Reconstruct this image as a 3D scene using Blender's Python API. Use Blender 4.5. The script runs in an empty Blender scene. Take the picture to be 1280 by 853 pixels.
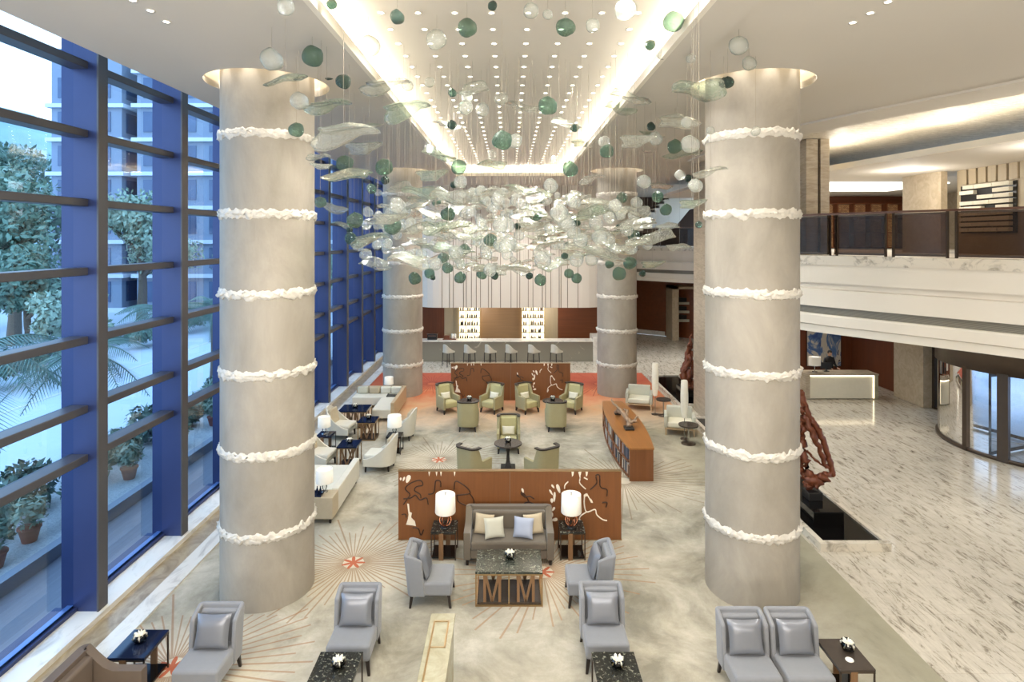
import bpy, math, random
from mathutils import Vector, Matrix, noise
R = math.radians
PI = math.pi
random.seed(7)
SC = bpy.context.scene
COL = SC.collection
CAMZ, FPX, VX, VY = 6.33, 740.0, 637.3, 299.0


def at(px, py, Y):
    return Vector(((px - VX) * Y / FPX, Y, CAMZ - (py - VY) * Y / FPX))


def lin(c):
    c = c / 255.0
    return c / 12.92 if c <= 0.04045 else ((c + 0.055) / 1.055) ** 2.4


def rgb(r, g, b):
    return (lin(r), lin(g), lin(b), 1.0)


# ------------------------------------------------------------------ materials
MATS = {}


class N:
    """small node tree helper"""

    def __init__(self, name):
        self.m = bpy.data.materials.new(name)
        self.m.use_nodes = True
        self.t = self.m.node_tree
        self.t.nodes.clear()
        self.out = self.t.nodes.new('ShaderNodeOutputMaterial')
        MATS[name] = self.m

    def n(self, typ, **kw):
        nd = self.t.nodes.new(typ)
        for k, v in kw.items():
            setattr(nd, k, v)
        return nd

    def l(self, a, b):
        self.t.links.new(a, b)

    def sock(self, s, v):
        if hasattr(v, 'is_output') or isinstance(v, bpy.types.NodeSocket):
            self.l(v, s)
        else:
            s.default_value = v

    def math(self, op, a, b=0.0, c=None):
        nd = self.n('ShaderNodeMath', operation=op)
        self.sock(nd.inputs[0], a)
        self.sock(nd.inputs[1], b)
        if c is not None:
            self.sock(nd.inputs[2], c)
        return nd.outputs[0]

    def mix(self, f, a, b):
        nd = self.n('ShaderNodeMix', data_type='RGBA')
        self.sock(nd.inputs[0], f)
        self.sock(nd.inputs[6], a)
        self.sock(nd.inputs[7], b)
        return nd.outputs[2]

    def coord(self, kind='Object', scale=(1, 1, 1), rot=(0, 0, 0)):
        tc = self.n('ShaderNodeTexCoord')
        mp = self.n('ShaderNodeMapping')
        mp.inputs['Scale'].default_value = scale
        mp.inputs['Rotation'].default_value = rot
        self.l(tc.outputs[kind], mp.inputs[0])
        return mp.outputs[0]

    def geo(self, scale=(1, 1, 1), rot=(0, 0, 0)):
        g = self.n('ShaderNodeNewGeometry')
        mp = self.n('ShaderNodeMapping')
        mp.inputs['Scale'].default_value = scale
        mp.inputs['Rotation'].default_value = rot
        self.l(g.outputs['Position'], mp.inputs[0])
        return mp.outputs[0]

    def noise(self, vec, scale=5, detail=4, rough=.55, dist=0.0):
        nd = self.n('ShaderNodeTexNoise')
        self.l(vec, nd.inputs['Vector'])
        nd.inputs['Scale'].default_value = scale
        nd.inputs['Detail'].default_value = detail
        nd.inputs['Roughness'].default_value = rough
        nd.inputs['Distortion'].default_value = dist
        return nd.outputs[0]

    def ramp(self, f, stops):
        nd = self.n('ShaderNodeValToRGB')
        el = nd.color_ramp.elements
        while len(el) < len(stops):
            el.new(0.5)
        for e, (p, c) in zip(el, stops):
            e.position = p
            e.color = c if len(c) == 4 else (*c, 1)
        self.l(f, nd.inputs[0])
        return nd.outputs[0]

    def bsdf(self, col, rough=.5, metal=0.0, bump=None, bstr=.2, **kw):
        p = self.n('ShaderNodeBsdfPrincipled')
        self.sock(p.inputs['Base Color'], col)
        self.sock(p.inputs['Roughness'], rough)
        p.inputs['Metallic'].default_value = metal
        for k, v in kw.items():
            self.sock(p.inputs[k.replace('_', ' ')], v)
        if bump is not None:
            b = self.n('ShaderNodeBump')
            b.inputs['Strength'].default_value = bstr
            b.inputs['Distance'].default_value = .02
            self.l(bump, b.inputs['Height'])
            self.l(b.outputs[0], p.inputs['Normal'])
        return p.outputs[0]

    def done(self, shader):
        self.l(shader, self.out.inputs[0])
        return self.m


def plain(name, c, rough=.5, metal=0.0, var=.12, scale=6, bstr=0.0, bscale=60, **kw):
    n = N(name)
    v = n.coord()
    f = n.noise(v, scale, 3)
    d = tuple(x * (1 - var) for x in c[:3]) + (1,)
    e = tuple(min(1, x * (1 + var)) for x in c[:3]) + (1,)
    col = n.mix(f, d, e)
    b = n.noise(v, bscale, 2) if bstr else None
    return n.done(n.bsdf(col, rough, metal, b, bstr, **kw))


def wood(name, c, dark=.65, rough=.35, axis='Z', scale=1.0):
    n = N(name)
    s = {'X': (.6, 14, 14), 'Y': (14, .6, 14), 'Z': (14, 14, .6)}[axis]
    v = n.coord('Object', tuple(x * scale for x in s))
    f = n.noise(v, 1.5, 6, .6, .6)
    d = tuple(x * dark for x in c[:3]) + (1,)
    col = n.ramp(f, [(.3, d), (.7, c)])
    return n.done(n.bsdf(col, rough))


def emit(name, c, s):
    n = N(name)
    v = n.coord()
    f = n.noise(v, 3, 1)
    col = n.mix(f, c, tuple(x * .96 for x in c[:3]) + (1,))
    e = n.n('ShaderNodeEmission')
    n.l(col, e.inputs[0])
    e.inputs[1].default_value = s
    return n.done(e.outputs[0])


def stone(name, base, vein, scale=(1, 1, 1), rot=(0, 0, 0), rough=.2, lo=.42, hi=.62, nscale=2.0, dist=1.5):
    n = N(name)
    v = n.geo(scale, rot)
    f = n.noise(v, nscale, 8, .65, dist)
    g = n.noise(v, nscale * .35, 3)
    col = n.ramp(f, [(lo, vein), (hi, base)])
    col = n.mix(n.math('MULTIPLY', g, .35), col, tuple(x * .8 for x in base[:3]) + (1,))
    return n.done(n.bsdf(col, rough))


def glassy(name, tint, milk, milk_col, rim_col):
    """cast glass: see-through, a little milky, darker towards the rim, with glints"""
    n = N(name)
    v = n.coord()
    f = n.noise(v, 7, 3, .6, 1.2)
    b = n.n('ShaderNodeBump')
    b.inputs['Strength'].default_value = .6
    b.inputs['Distance'].default_value = .04
    n.l(f, b.inputs['Height'])
    t = n.n('ShaderNodeBsdfTransparent')
    t.inputs[0].default_value = tint
    d = n.n('ShaderNodeBsdfDiffuse')
    d.inputs[0].default_value = milk_col
    tl = n.n('ShaderNodeBsdfTranslucent')
    tl.inputs[0].default_value = milk_col
    dd = n.n('ShaderNodeMixShader')
    dd.inputs[0].default_value = .5
    n.l(d.outputs[0], dd.inputs[1])
    n.l(tl.outputs[0], dd.inputs[2])
    m1 = n.n('ShaderNodeMixShader')
    n.l(n.math('MULTIPLY_ADD', f, milk * 1.6, milk * .2), m1.inputs[0])
    n.l(t.outputs[0], m1.inputs[1])
    n.l(dd.outputs[0], m1.inputs[2])
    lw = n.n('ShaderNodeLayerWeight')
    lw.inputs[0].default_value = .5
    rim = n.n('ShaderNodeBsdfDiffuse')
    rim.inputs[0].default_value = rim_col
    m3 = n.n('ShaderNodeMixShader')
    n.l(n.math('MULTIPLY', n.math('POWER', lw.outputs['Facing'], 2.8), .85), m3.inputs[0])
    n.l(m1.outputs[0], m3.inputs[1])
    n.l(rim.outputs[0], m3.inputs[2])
    g = n.n('ShaderNodeBsdfGlossy')
    g.inputs['Roughness'].default_value = .05
    g.inputs[0].default_value = (.95, .97, .95, 1)
    n.l(b.outputs[0], g.inputs['Normal'])
    fr = n.n('ShaderNodeFresnel')
    fr.inputs[0].default_value = 1.45
    n.l(b.outputs[0], fr.inputs['Normal'])
    m2 = n.n('ShaderNodeMixShader')
    n.l(n.math('MULTIPLY_ADD', fr.outputs[0], .5, .03), m2.inputs[0])
    n.l(m3.outputs[0], m2.inputs[1])
    n.l(g.outputs[0], m2.inputs[2])
    return n.done(m2.outputs[0])


def pane(name, tint, refl=1.0, base=.04, rough=0.0):
    n = N(name)
    v = n.geo((1, 1, 1))
    f = n.noise(v, .7, 1)
    t = n.n('ShaderNodeBsdfTransparent')
    n.l(n.mix(f, tint, tuple(x * .97 for x in tint[:3]) + (1,)), t.inputs[0])
    g = n.n('ShaderNodeBsdfGlossy')
    g.inputs['Roughness'].default_value = rough
    fr = n.n('ShaderNodeFresnel')
    fr.inputs[0].default_value = 1.5
    m = n.n('ShaderNodeMixShader')
    n.l(n.math('MULTIPLY_ADD', fr.outputs[0], refl, base), m.inputs[0])
    n.l(t.outputs[0], m.inputs[1])
    n.l(g.outputs[0], m.inputs[2])
    return n.done(m.outputs[0])


# ------------------------------------------------------------------ mesh builder
class MB:
    def __init__(self):
        self.v, self.f, self.mi, self.sm = [], [], [], []
        self.cur = 0

    def add(self, vs, fs, smooth=False, M=None):
        o = len(self.v)
        self.v += [tuple(M @ Vector(p)) if M is not None else tuple(p) for p in vs]
        for f in fs:
            self.f.append(tuple(i + o for i in f))
            self.mi.append(self.cur)
            self.sm.append(smooth)
        return self

    def box(self, x0, x1, y0, y1, z0, z1, M=None):
        vs = [(x, y, z) for z in (z0, z1) for y in (y0, y1) for x in (x0, x1)]
        fs = [(0, 2, 3, 1), (4, 5, 7, 6), (0, 1, 5, 4), (2, 6, 7, 3), (0, 4, 6, 2), (1, 3, 7, 5)]
        return self.add(vs, fs, False, M)

    def cbox(self, c, s, M=None):
        return self.box(c[0] - s[0] / 2, c[0] + s[0] / 2, c[1] - s[1] / 2, c[1] + s[1] / 2, c[2] - s[2] / 2, c[2] + s[2] / 2, M)

    def taper(self, c0, s0, c1, s1):
        """square leg from centre c0 (half sizes s0) to c1"""
        vs = []
        for c, s in ((c0, s0), (c1, s1)):
            vs += [(c[0] - s, c[1] - s, c[2]), (c[0] + s, c[1] - s, c[2]), (c[0] - s, c[1] + s, c[2]), (c[0] + s, c[1] + s, c[2])]
        fs = [(0, 2, 3, 1), (4, 5, 7, 6), (0, 1, 5, 4), (2, 6, 7, 3), (0, 4, 6, 2), (1, 3, 7, 5)]
        return self.add(vs, fs)

    def lathe(self, prof, n=24, c=(0, 0, 0), smooth=True, caps=True, sx=1, sy=1):
        vs, fs = [], []
        for r, z in prof:
            for i in range(n):
                a = 2 * PI * i / n
                vs.append((c[0] + r * math.cos(a) * sx, c[1] + r * math.sin(a) * sy, c[2] + z))
        for k in range(len(prof) - 1):
            for i in range(n):
                j = (i + 1) % n
                fs.append((k * n + i, k * n + j, (k + 1) * n + j, (k + 1) * n + i))
        self.add(vs, fs, smooth)
        if caps:
            self.add(vs[:n], [tuple(range(n - 1, -1, -1))])
            self.add(vs[-n:], [tuple(range(n))])
        return self

    def cyl(self, c, r, z0, z1, n=24, smooth=True):
        return self.lathe([(r, z0), (r, z1)], n, c, smooth)

    def tube(self, pts, r, n=8, closed=False):
        pts = [Vector(p) for p in pts]
        m = len(pts)
        rs = r if isinstance(r, (list, tuple)) else [r] * m
        vs, fs = [], []
        for i, p in enumerate(pts):
            if closed:
                t = pts[(i + 1) % m] - pts[i - 1]
            else:
                t = pts[min(i + 1, m - 1)] - pts[max(i - 1, 0)]
            if t.length < 1e-9:
                t = Vector((0, 0, 1))
            t.normalize()
            u = t.cross(Vector((0, 0, 1)))
            if u.length < .05:
                u = t.cross(Vector((0, 1, 0)))
            u.normalize()
            w = t.cross(u)
            for k in range(n):
                a = 2 * PI * k / n
                vs.append(p + (u * math.cos(a) + w * math.sin(a)) * rs[i])
        for i in range(m if closed else m - 1):
            a, b = i * n, ((i + 1) % m) * n
            for k in range(n):
                j = (k + 1) % n
                fs.append((a + k, a + j, b + j, b + k))
        self.add(vs, fs, True)
        if not closed:
            self.add(vs[:n], [tuple(range(n))])
            self.add(vs[-n:], [tuple(range(n - 1, -1, -1))])
        return self

    def prism(self, poly, z0, z1, M=None):
        n = len(poly)
        vs = [(x, y, z0) for x, y in poly] + [(x, y, z1) for x, y in poly]
        fs = [tuple(range(n - 1, -1, -1)), tuple(range(n, 2 * n))]
        fs += [(i, (i + 1) % n, n + (i + 1) % n, n + i) for i in range(n)]
        return self.add(vs, fs, False, M)

    def grid(self, fn, nu, nv, smooth=True, wrapu=False):
        vs = [fn(i / (nu if wrapu else nu - 1), j / (nv - 1)) for j in range(nv) for i in range(nu)]
        fs = []
        for j in range(nv - 1):
            for i in range(nu if wrapu else nu - 1):
                k = (i + 1) % nu
                fs.append((j * nu + i, j * nu + k, (j + 1) * nu + k, (j + 1) * nu + i))
        return self.add(vs, fs, smooth)

    def ball(self, c, r, n=12, s=(1, 1, 1), M=None):
        vs, fs = [], []
        h = n // 2
        for j in range(h + 1):
            t = PI * j / h
            for i in range(n):
                a = 2 * PI * i / n
                vs.append((c[0] + r * s[0] * math.sin(t) * math.cos(a), c[1] + r * s[1] * math.sin(t) * math.sin(a), c[2] - r * s[2] * math.cos(t)))
        for j in range(h):
            for i in range(n):
                k = (i + 1) % n
                fs.append((j * n + i, j * n + k, (j + 1) * n + k, (j + 1) * n + i))
        return self.add(vs, fs, True, M)

    def ushell(self, w, d, r, t, z0, hfun, n=8, tb=None):
        """upholstered shell, U in plan, open to -Y; hfun(y01) height by depth (0 front, 1 back)"""
        P = []
        k = 6
        for i in range(k):
            P.append((-w / 2, -d / 2 + (d - r) * i / k))
        for i in range(n + 1):
            a = PI - (PI / 2) * i / n
            P.append((-w / 2 + r + r * math.cos(a), d / 2 - r + r * math.sin(a)))
        for i in range(1, 5):
            P.append((-w / 2 + r + (w - 2 * r) * i / 5, d / 2))
        P2 = [(-x, y) for x, y in P if x < -1e-6][::-1]
        P = [p for p in P if p[0] < -1e-6] + ([(0, d / 2)]) + P2
        vs = []
        m = len(P)
        for i, (x, y) in enumerate(P):
            tx = P[min(i + 1, m - 1)][0] - P[max(i - 1, 0)][0]
            ty = P[min(i + 1, m - 1)][1] - P[max(i - 1, 0)][1]
            L = math.hypot(tx, ty)
            nx, ny = ty / L, -tx / L
            h = hfun((y + d / 2) / d)
            q = (x + nx * t, y + ny * t)
            vs += [(x, y, z0), (x, y, h), (q[0], q[1], h), (q[0], q[1], z0)]
        fs = []
        for i in range(m - 1):
            a, b = i * 4, i * 4 + 4
            for e in range(4):
                g = (e + 1) % 4
                fs.append((a + e, a + g, b + g, b + e))
        fs += [(3, 2, 1, 0), ((m - 1) * 4, (m - 1) * 4 + 1, (m - 1) * 4 + 2, (m - 1) * 4 + 3)]
        self.add(vs, fs, True)
        return P

    def build(self, name, mat, parent=None, bevel=0.0, seg=2, sub=0, loc=None, rot=None, auto=None):
        me = bpy.data.meshes.new(name)
        me.from_pydata(self.v, [], self.f)
        mats = mat if isinstance(mat, (list, tuple)) else [mat]
        for m in mats:
            me.materials.append(MATS[m] if isinstance(m, str) else m)
        me.polygons.foreach_set('material_index', self.mi)
        me.polygons.foreach_set('use_smooth', self.sm)
        me.update()
        o = bpy.data.objects.new(name, me)
        COL.objects.link(o)
        if parent is not None:
            o.parent = parent
        if loc is not None:
            o.location = loc
        if rot is not None:
            o.rotation_euler = rot
        if bevel:
            b = o.modifiers.new('bevel', 'BEVEL')
            b.width = bevel
            b.segments = seg
            b.limit_method = 'ANGLE'
            b.angle_limit = R(40)
            b.harden_normals = False
            for p in me.polygons:
                p.use_smooth = True
            me.set_sharp_from_angle(angle=R(40)) if hasattr(me, 'set_sharp_from_angle') else None
        if sub:
            s = o.modifiers.new('sub', 'SUBSURF')
            s.levels = s.render_levels = sub
        return o


def tag(o, label=None, cat=None, group=None, kind=None):
    if label:
        o['label'] = label
    if cat:
        o['category'] = cat
    if group:
        o['group'] = group
    if kind:
        o['kind'] = kind
    return o


def empty(name, label, cat, loc=(0, 0, 0), rz=0.0, group=None):
    o = bpy.data.objects.new(name, None)
    COL.objects.link(o)
    o.empty_display_size = .1
    o.location = loc
    o.rotation_euler = (0, 0, rz)
    return tag(o, label, cat, group)


KIDS = {}


def children(o):
    return [c for c in SC.objects if c.parent == o]


def dup(root, label=None, loc=None, rz=None, group=None, rot=None):
    def rec(o, par):
        c = o.copy()
        COL.objects.link(c)
        if par is not None:
            c.parent = par
        for ch in o.children:
            rec(ch, c)
        return c
    kids = list(root.children)
    r = root.copy()
    COL.objects.link(r)
    for ch in kids:
        rec(ch, r)
    if label:
        r['label'] = label
    if loc is not None:
        r.location = loc
    if rz is not None:
        r.rotation_euler = (0, 0, rz)
    if rot is not None:
        r.rotation_euler = rot
    if group:
        r['group'] = group
    return r


def struct(o, label=None):
    o['kind'] = 'structure'
    if label:
        o['label'] = label
    return o


def flat(outline, holes, z0, z1, name, mat):
    """prism of a 2D outline with holes, made through a filled 2D curve"""
    cu = bpy.data.curves.new(name, 'CURVE')
    cu.dimensions = '2D'
    cu.fill_mode = 'BOTH'
    cu.extrude = (z1 - z0) / 2
    for ring in [outline] + holes:
        s = cu.splines.new('POLY')
        s.points.add(len(ring) - 1)
        for p, (x, y) in zip(s.points, ring):
            p.co = (x, y, 0, 1)
        s.use_cyclic_u = True
    t = bpy.data.objects.new('temporary', cu)
    COL.objects.link(t)
    bpy.context.view_layer.update()
    dg = bpy.context.evaluated_depsgraph_get()
    me = bpy.data.meshes.new_from_object(t.evaluated_get(dg))
    bpy.data.objects.remove(t)
    bpy.data.curves.remove(cu)
    me.materials.clear()
    me.materials.append(MATS[mat])
    for v in me.vertices:
        v.co.z += (z0 + z1) / 2
    o = bpy.data.objects.new(name, me)
    COL.objects.link(o)
    return o


def circle(cx, cy, r, n=64):
    return [(cx + r * math.cos(2 * PI * i / n), cy + r * math.sin(2 * PI * i / n)) for i in range(n)]


def face(dx, dy):
    return math.atan2(dx, -dy)


def lamp(kind, name, loc, power, color=(1, .9, .76), rot=(0, 0, 0), size=.1, spot=120, blend=1.0, sy=None):
    d = bpy.data.lights.new(name, kind)
    d.energy = power
    d.color = color
    if kind == 'AREA':
        d.shape = 'RECTANGLE'
        d.size = size
        d.size_y = sy or size
    else:
        d.shadow_soft_size = size
    if kind == 'SPOT':
        d.spot_size = R(spot)
        d.spot_blend = blend
    o = bpy.data.objects.new(name, d)
    COL.objects.link(o)
    o.location = loc
    o.rotation_euler = rot
    return o
# ------------------------------------------------------------------ all materials
def build_materials():
    # fitted carpet with starbursts and a red-orange far end
    n = N('carpet')
    g = n.n('ShaderNodeNewGeometry')
    sp = n.n('ShaderNodeSeparateXYZ')
    n.l(g.outputs['Position'], sp.inputs[0])
    pos = n.geo((1, 1, 1))
    f1 = n.noise(pos, .75, 8, .68, .5)
    f2 = n.noise(pos, 3.2, 7, .75)
    col = n.ramp(f1, [(.35, rgb(130, 126, 113)), (.5, rgb(174, 168, 152)), (.66, rgb(202, 196, 180))])
    col = n.mix(n.math('MULTIPLY', n.ramp(f2, [(.35, (0, 0, 0, 1)), (.7, (1, 1, 1, 1))]), .5), col, rgb(150, 143, 124))
    edge = n.ramp(n.math('ADD', n.math('ABSOLUTE', sp.outputs[0]), n.math('MULTIPLY', f1, 1.6)), [(.0, (0, 0, 0)), (1, (1, 1, 1))])
    em = n.n('ShaderNodeMapRange')
    n.l(n.math('ADD', sp.outputs[0], n.math('MULTIPLY', f1, 2.0)), em.inputs[0])
    for i, v in zip((1, 2, 3, 4), (5.6, 7.0, 0.0, .75)):
        em.inputs[i].default_value = v
    col = n.mix(em.outputs[0], col, rgb(150, 146, 124))
    # far end
    fm = n.n('ShaderNodeMapRange')
    n.l(n.math('ADD', sp.outputs[1], n.math('MULTIPLY_ADD', f1, 5.0, -2.5)), fm.inputs[0])
    for i, v in zip((1, 2, 3, 4), (19.0, 26.4, 0.0, 1.0)):
        fm.inputs[i].default_value = v
    red = n.ramp(fm.outputs[0], [(0, rgb(200, 172, 138)), (.45, rgb(204, 160, 120)), (.75, rgb(194, 104, 62)), (1, rgb(166, 70, 40))])
    km = n.n('ShaderNodeMapRange')
    n.l(fm.outputs[0], km.inputs[0])
    for i, v in zip((1, 2, 3, 4), (0, .45, 0.0, .95)):
        km.inputs[i].default_value = v
    col = n.mix(km.outputs[0], col, red)
    # starbursts: centre, radius, rays
    for cx, cy, r1, k, lc, heart in ((-3.06, 11.58, 2.0, 58, rgb(140, 104, 70), 1), (-2.03, 16.97, 2.1, 60, rgb(120, 104, 84), 1),
                                     (2.97, 15.5, 2.5, 62, rgb(128, 108, 84), 0), (.62, 11.25, 2.1, 56, rgb(160, 120, 84), 1),
                                     (-5.0, 8.75, 2.1, 56, rgb(146, 104, 70), 1), (3.9, 25.9, 2.2, 60, rgb(120, 40, 30), 0),
                                     (-3.4, 25.9, 2.2, 60, rgb(120, 40, 30), 0), (-1.2, 20.2, 1.8, 56, rgb(170, 150, 122), 0)):
        dx = n.math('SUBTRACT', sp.outputs[0], cx)
        dy = n.math('SUBTRACT', sp.outputs[1], cy)
        r = n.math('SQRT', n.math('ADD', n.math('MULTIPLY', dx, dx), n.math('MULTIPLY', dy, dy)))
        a = n.math('ARCTAN2', dy, dx)
        t = n.math('MULTIPLY_ADD', a, k / (2 * PI), 100.0)
        fr = n.math('ABSOLUTE', n.math('SUBTRACT', n.math('FRACT', t), .5))
        dist = n.math('MULTIPLY', n.math('MULTIPLY', fr, 2 * PI / k), r)
        cell = n.math('FLOOR', t)
        rnd = n.math('FRACT', n.math('MULTIPLY', n.math('SINE', n.math('MULTIPLY', cell, 12.9898)), 43758.5453))
        rmax = n.math('MULTIPLY_ADD', rnd, r1 * .5, r1 * .5)
        m = n.math('MULTIPLY', n.math('LESS_THAN', dist, n.math('MULTIPLY_ADD', rnd, .007, .010)), n.math('MULTIPLY', n.math('LESS_THAN', r, rmax), n.math('GREATER_THAN', r, .2)))
        pale = n.math('MULTIPLY', n.math('SUBTRACT', 1.0, n.math('MINIMUM', n.math('DIVIDE', r, r1 * .75), 1.0)), .75)
        if heart or cy < 20:
            col = n.mix(pale, col, rgb(226, 214, 190))
        col = n.mix(n.math('MULTIPLY', m, .62), col, lc)
        if heart:
            s = n.math('COSINE', n.math('MULTIPLY', a, 7))
            st = n.math('LESS_THAN', r, n.math('MULTIPLY_ADD', s, .08, .15))
            col = n.mix(n.math('MULTIPLY', st, .9), col, rgb(184, 82, 40))
    b = n.noise(pos, 90, 2)
    n.done(n.bsdf(col, .95, 0, b, .25))

    # white marble floor with slanting grey streaks
    n = N('marble_floor')
    v = n.geo((4.2, .95, 1), (0, 0, R(4)))
    f = n.noise(v, 2.2, 9, .74, .9)
    w = n.geo((1, 1, 1))
    g = n.noise(w, .35, 4)
    br = n.n('ShaderNodeTexBrick')
    n.l(w, br.inputs['Vector'])
    br.inputs['Scale'].default_value = .55
    br.inputs['Mortar Size'].default_value = .002
    br.inputs['Color1'].default_value = (1, 1, 1, 1)
    br.inputs['Color2'].default_value = (.92, .92, .92, 1)
    br.inputs['Mortar'].default_value = (.84, .82, .8, 1)
    col = n.ramp(f, [(.33, rgb(92, 83, 74)), (.40, rgb(146, 137, 123)), (.465, rgb(198, 191, 176)), (.62, rgb(214, 207, 193))])
    col = n.mix(n.math('MULTIPLY', g, .35), col, rgb(190, 181, 164))
    mx = n.n('ShaderNodeMix', data_type='RGBA', blend_type='MULTIPLY')
    mx.inputs[0].default_value = 1
    n.l(col, mx.inputs[6])
    n.l(br.outputs[0], mx.inputs[7])
    n.done(n.bsdf(mx.outputs[2], .12))

    stone('white_marble', rgb(226, 222, 212), rgb(176, 170, 160), (1, .5, 1), (0, 0, .6), .2, .3, .5)
    stone('brown_stone', rgb(172, 156, 128), rgb(128, 110, 84), (1, .6, 1), (0, 0, .4), .3, .35, .6, 3)
    stone('cap_marble', rgb(216, 208, 192), rgb(148, 140, 126), (1, 1, 1), (.3, .7, .6), .25, .38, .5, 2)
    stone('pillar_stone', rgb(186, 172, 150), rgb(150, 134, 112), (1, 1, 6), (0, 0, 0), .35, .35, .6, 1.5)
    stone('bar_marble', rgb(136, 132, 118), rgb(216, 210, 192), (1, 1, 1), (.2, .5, .9), .25, .27, .36, 1.3, 2.4)
    stone('dark_granite', rgb(42, 42, 38), rgb(150, 150, 132), (1, 1, 1), (0, 0, 0), .1, .36, .44, 22, .6)
    stone('green_granite', rgb(50, 54, 47), rgb(150, 150, 134), (1, 1, 1), (0, 0, 0), .12, .36, .44, 12, 1.8)
    stone('wall_stone', rgb(196, 180, 154), rgb(178, 160, 132), (1, 1, 1), (0, 0, 0), .5, .4, .6, 3)
    stone('cream_stone', rgb(176, 170, 142), rgb(156, 148, 118), (1, 1, 1), (0, 0, 0), .25, .4, .6, 3)

    # column plaster
    n = N('column_plaster')
    v = n.geo((1, 1, .5))
    f = n.noise(v, 1.4, 7, .65, .4)
    col = n.ramp(f, [(.3, rgb(146, 139, 126)), (.55, rgb(163, 155, 142)), (.75, rgb(176, 168, 154))])
    n.done(n.bsdf(col, .6, 0, n.noise(v, 22, 4), .12))
    plain('relief_white', rgb(216, 210, 198), .5, 0, .04, 8, .3, 40)
    plain('ceiling_paint', rgb(208, 201, 189), .8, 0, .02, .6)
    plain('cove_paint', rgb(236, 229, 214), .8, 0, .02, 1)
    plain('fascia_paint', rgb(218, 211, 198), .6, 0, .02, 1)
    n = N('vent_grille')
    v = n.geo((1, 1, 60))
    wv = n.n('ShaderNodeTexWave', bands_direction='Z')
    n.l(n.geo((1, 1, 1)), wv.inputs['Vector'])
    wv.inputs['Scale'].default_value = 12
    col = n.mix(wv.outputs[1], rgb(96, 92, 82), rgb(146, 140, 126))
    n.done(n.bsdf(col, .5, .3))

    plain('mullion_daylight_blue', rgb(54, 65, 106), .35, .35, .08, 3)  # blue of the daylight on the fins put into their base colour
    plain('mullion_grey', rgb(90, 88, 90), .4, .5, .06, 3)
    plain('sill_blue', rgb(120, 150, 200), .3, .4, .08, 3)
    pane('window_glass', (.66, .85, 1.0, 1), 1.0, .05)
    pane('door_glass', (.86, .9, .95, 1), 1.0, .05)
    pane('clear_glass', (.96, .97, .96, 1), 1.0, .03)
    n = N('railing_panel')
    v = n.geo()
    f = n.noise(v, 14, 6, .75, 1.5)
    t = n.n('ShaderNodeBsdfTransparent')
    t.inputs[0].default_value = rgb(214, 176, 150)
    p = n.bsdf(n.ramp(f, [(.4, rgb(30, 25, 23)), (.6, rgb(52, 42, 36)), (.72, rgb(112, 98, 86))]), .15, .4)
    m = n.n('ShaderNodeMixShader')
    m.inputs[0].default_value = .85
    n.l(t.outputs[0], m.inputs[1])
    n.l(p, m.inputs[2])
    n.done(m.outputs[0])

    n = N('silver_leaf')
    v = n.geo((1, 1, 1), (0, 0, .5))
    f = n.noise(n.geo((1.0, 4.5, 1), (0, 0, -.45)), 5, 6, .8, .6)
    col = n.ramp(f, [(.35, rgb(160, 150, 132)), (.55, rgb(214, 206, 190)), (.7, rgb(252, 249, 240))])
    n.done(n.bsdf(col, .4, .15, f, .9))

    wood('red_wood', rgb(116, 62, 34), .72, .4, 'Z', .5)
    wood('red_wood_h', rgb(124, 68, 36), .72, .35, 'X', .4)
    wood('dark_wood', rgb(70, 50, 38), .7, .75, 'Z', .5)
    wood('screen_wood', rgb(126, 78, 40), .8, .42, 'Z', .8)
    wood('book_wood', rgb(160, 106, 54), .78, .3, 'Y', .8)
    wood('book_wood_end', rgb(128, 78, 40), .8, .4, 'Z', .8)
    wood('brown_panel', rgb(150, 118, 84), .85, .5, 'X', .6)
    wood('beige_panel', rgb(178, 162, 134), .9, .5, 'Z', .6)
    wood('leg_wood', rgb(134, 100, 68), .75, .35, 'Z', 2)
    wood('leg_dark', rgb(40, 32, 28), .7, .35, 'Z', 2)
    wood('cream_wood', rgb(196, 170, 134), .85, .4, 'Z', 1)
    wood('deck_wood', rgb(132, 130, 138), .8, .5, 'Y', .6)

    plain('fabric_grey', rgb(130, 132, 136), .9, 0, .07, 9, .12, 220, Sheen_Weight=.3)
    plain('satin_grey', rgb(132, 135, 142), .28, .3, .08, 3, .06, 9)
    plain('fabric_taupe', rgb(106, 97, 84), .9, 0, .07, 9, .12, 220, Sheen_Weight=.3)
    plain('fabric_tan', rgb(186, 172, 146), .85, 0, .08, 9, .1, 200)
    plain('fabric_blue', rgb(160, 168, 186), .5, 0, .08, 6, .1, 100)
    plain('fabric_green', rgb(184, 176, 128), .85, 0, .08, 9, .12, 200, Sheen_Weight=.25)
    plain('fabric_green_light', rgb(206, 200, 146), .85, 0, .06, 9, .12, 200)
    plain('fabric_olive', rgb(164, 155, 118), .9, 0, .07, 12, .12, 240)
    plain('fabric_cream', rgb(226, 220, 200), .85, 0, .05, 8, .1, 160)
    plain('fabric_sage', rgb(196, 194, 178), .9, 0, .06, 8, .1, 200)
    plain('fabric_pale', rgb(212, 208, 194), .9, 0, .05, 8, .1, 200)
    plain('fabric_brown', rgb(98, 86, 76), .6, 0, .1, 6, .1, 120)
    plain('black_gloss', rgb(14, 13, 13), .08, 0, .1, 3)
    plain('black_matt', rgb(30, 28, 27), .45, 0, .1, 5)
    plain('table_dark', rgb(62, 54, 48), .22, 0, .15, 12)
    plain('blue_lacquer', rgb(24, 33, 58), .06, .2, .1, 3)
    plain('brass', rgb(166, 138, 100), .3, .9, .06, 5)
    plain('copper', rgb(186, 122, 88), .25, .9, .06, 5)
    plain('bronze', rgb(86, 74, 64), .35, .7, .08, 4)
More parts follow.
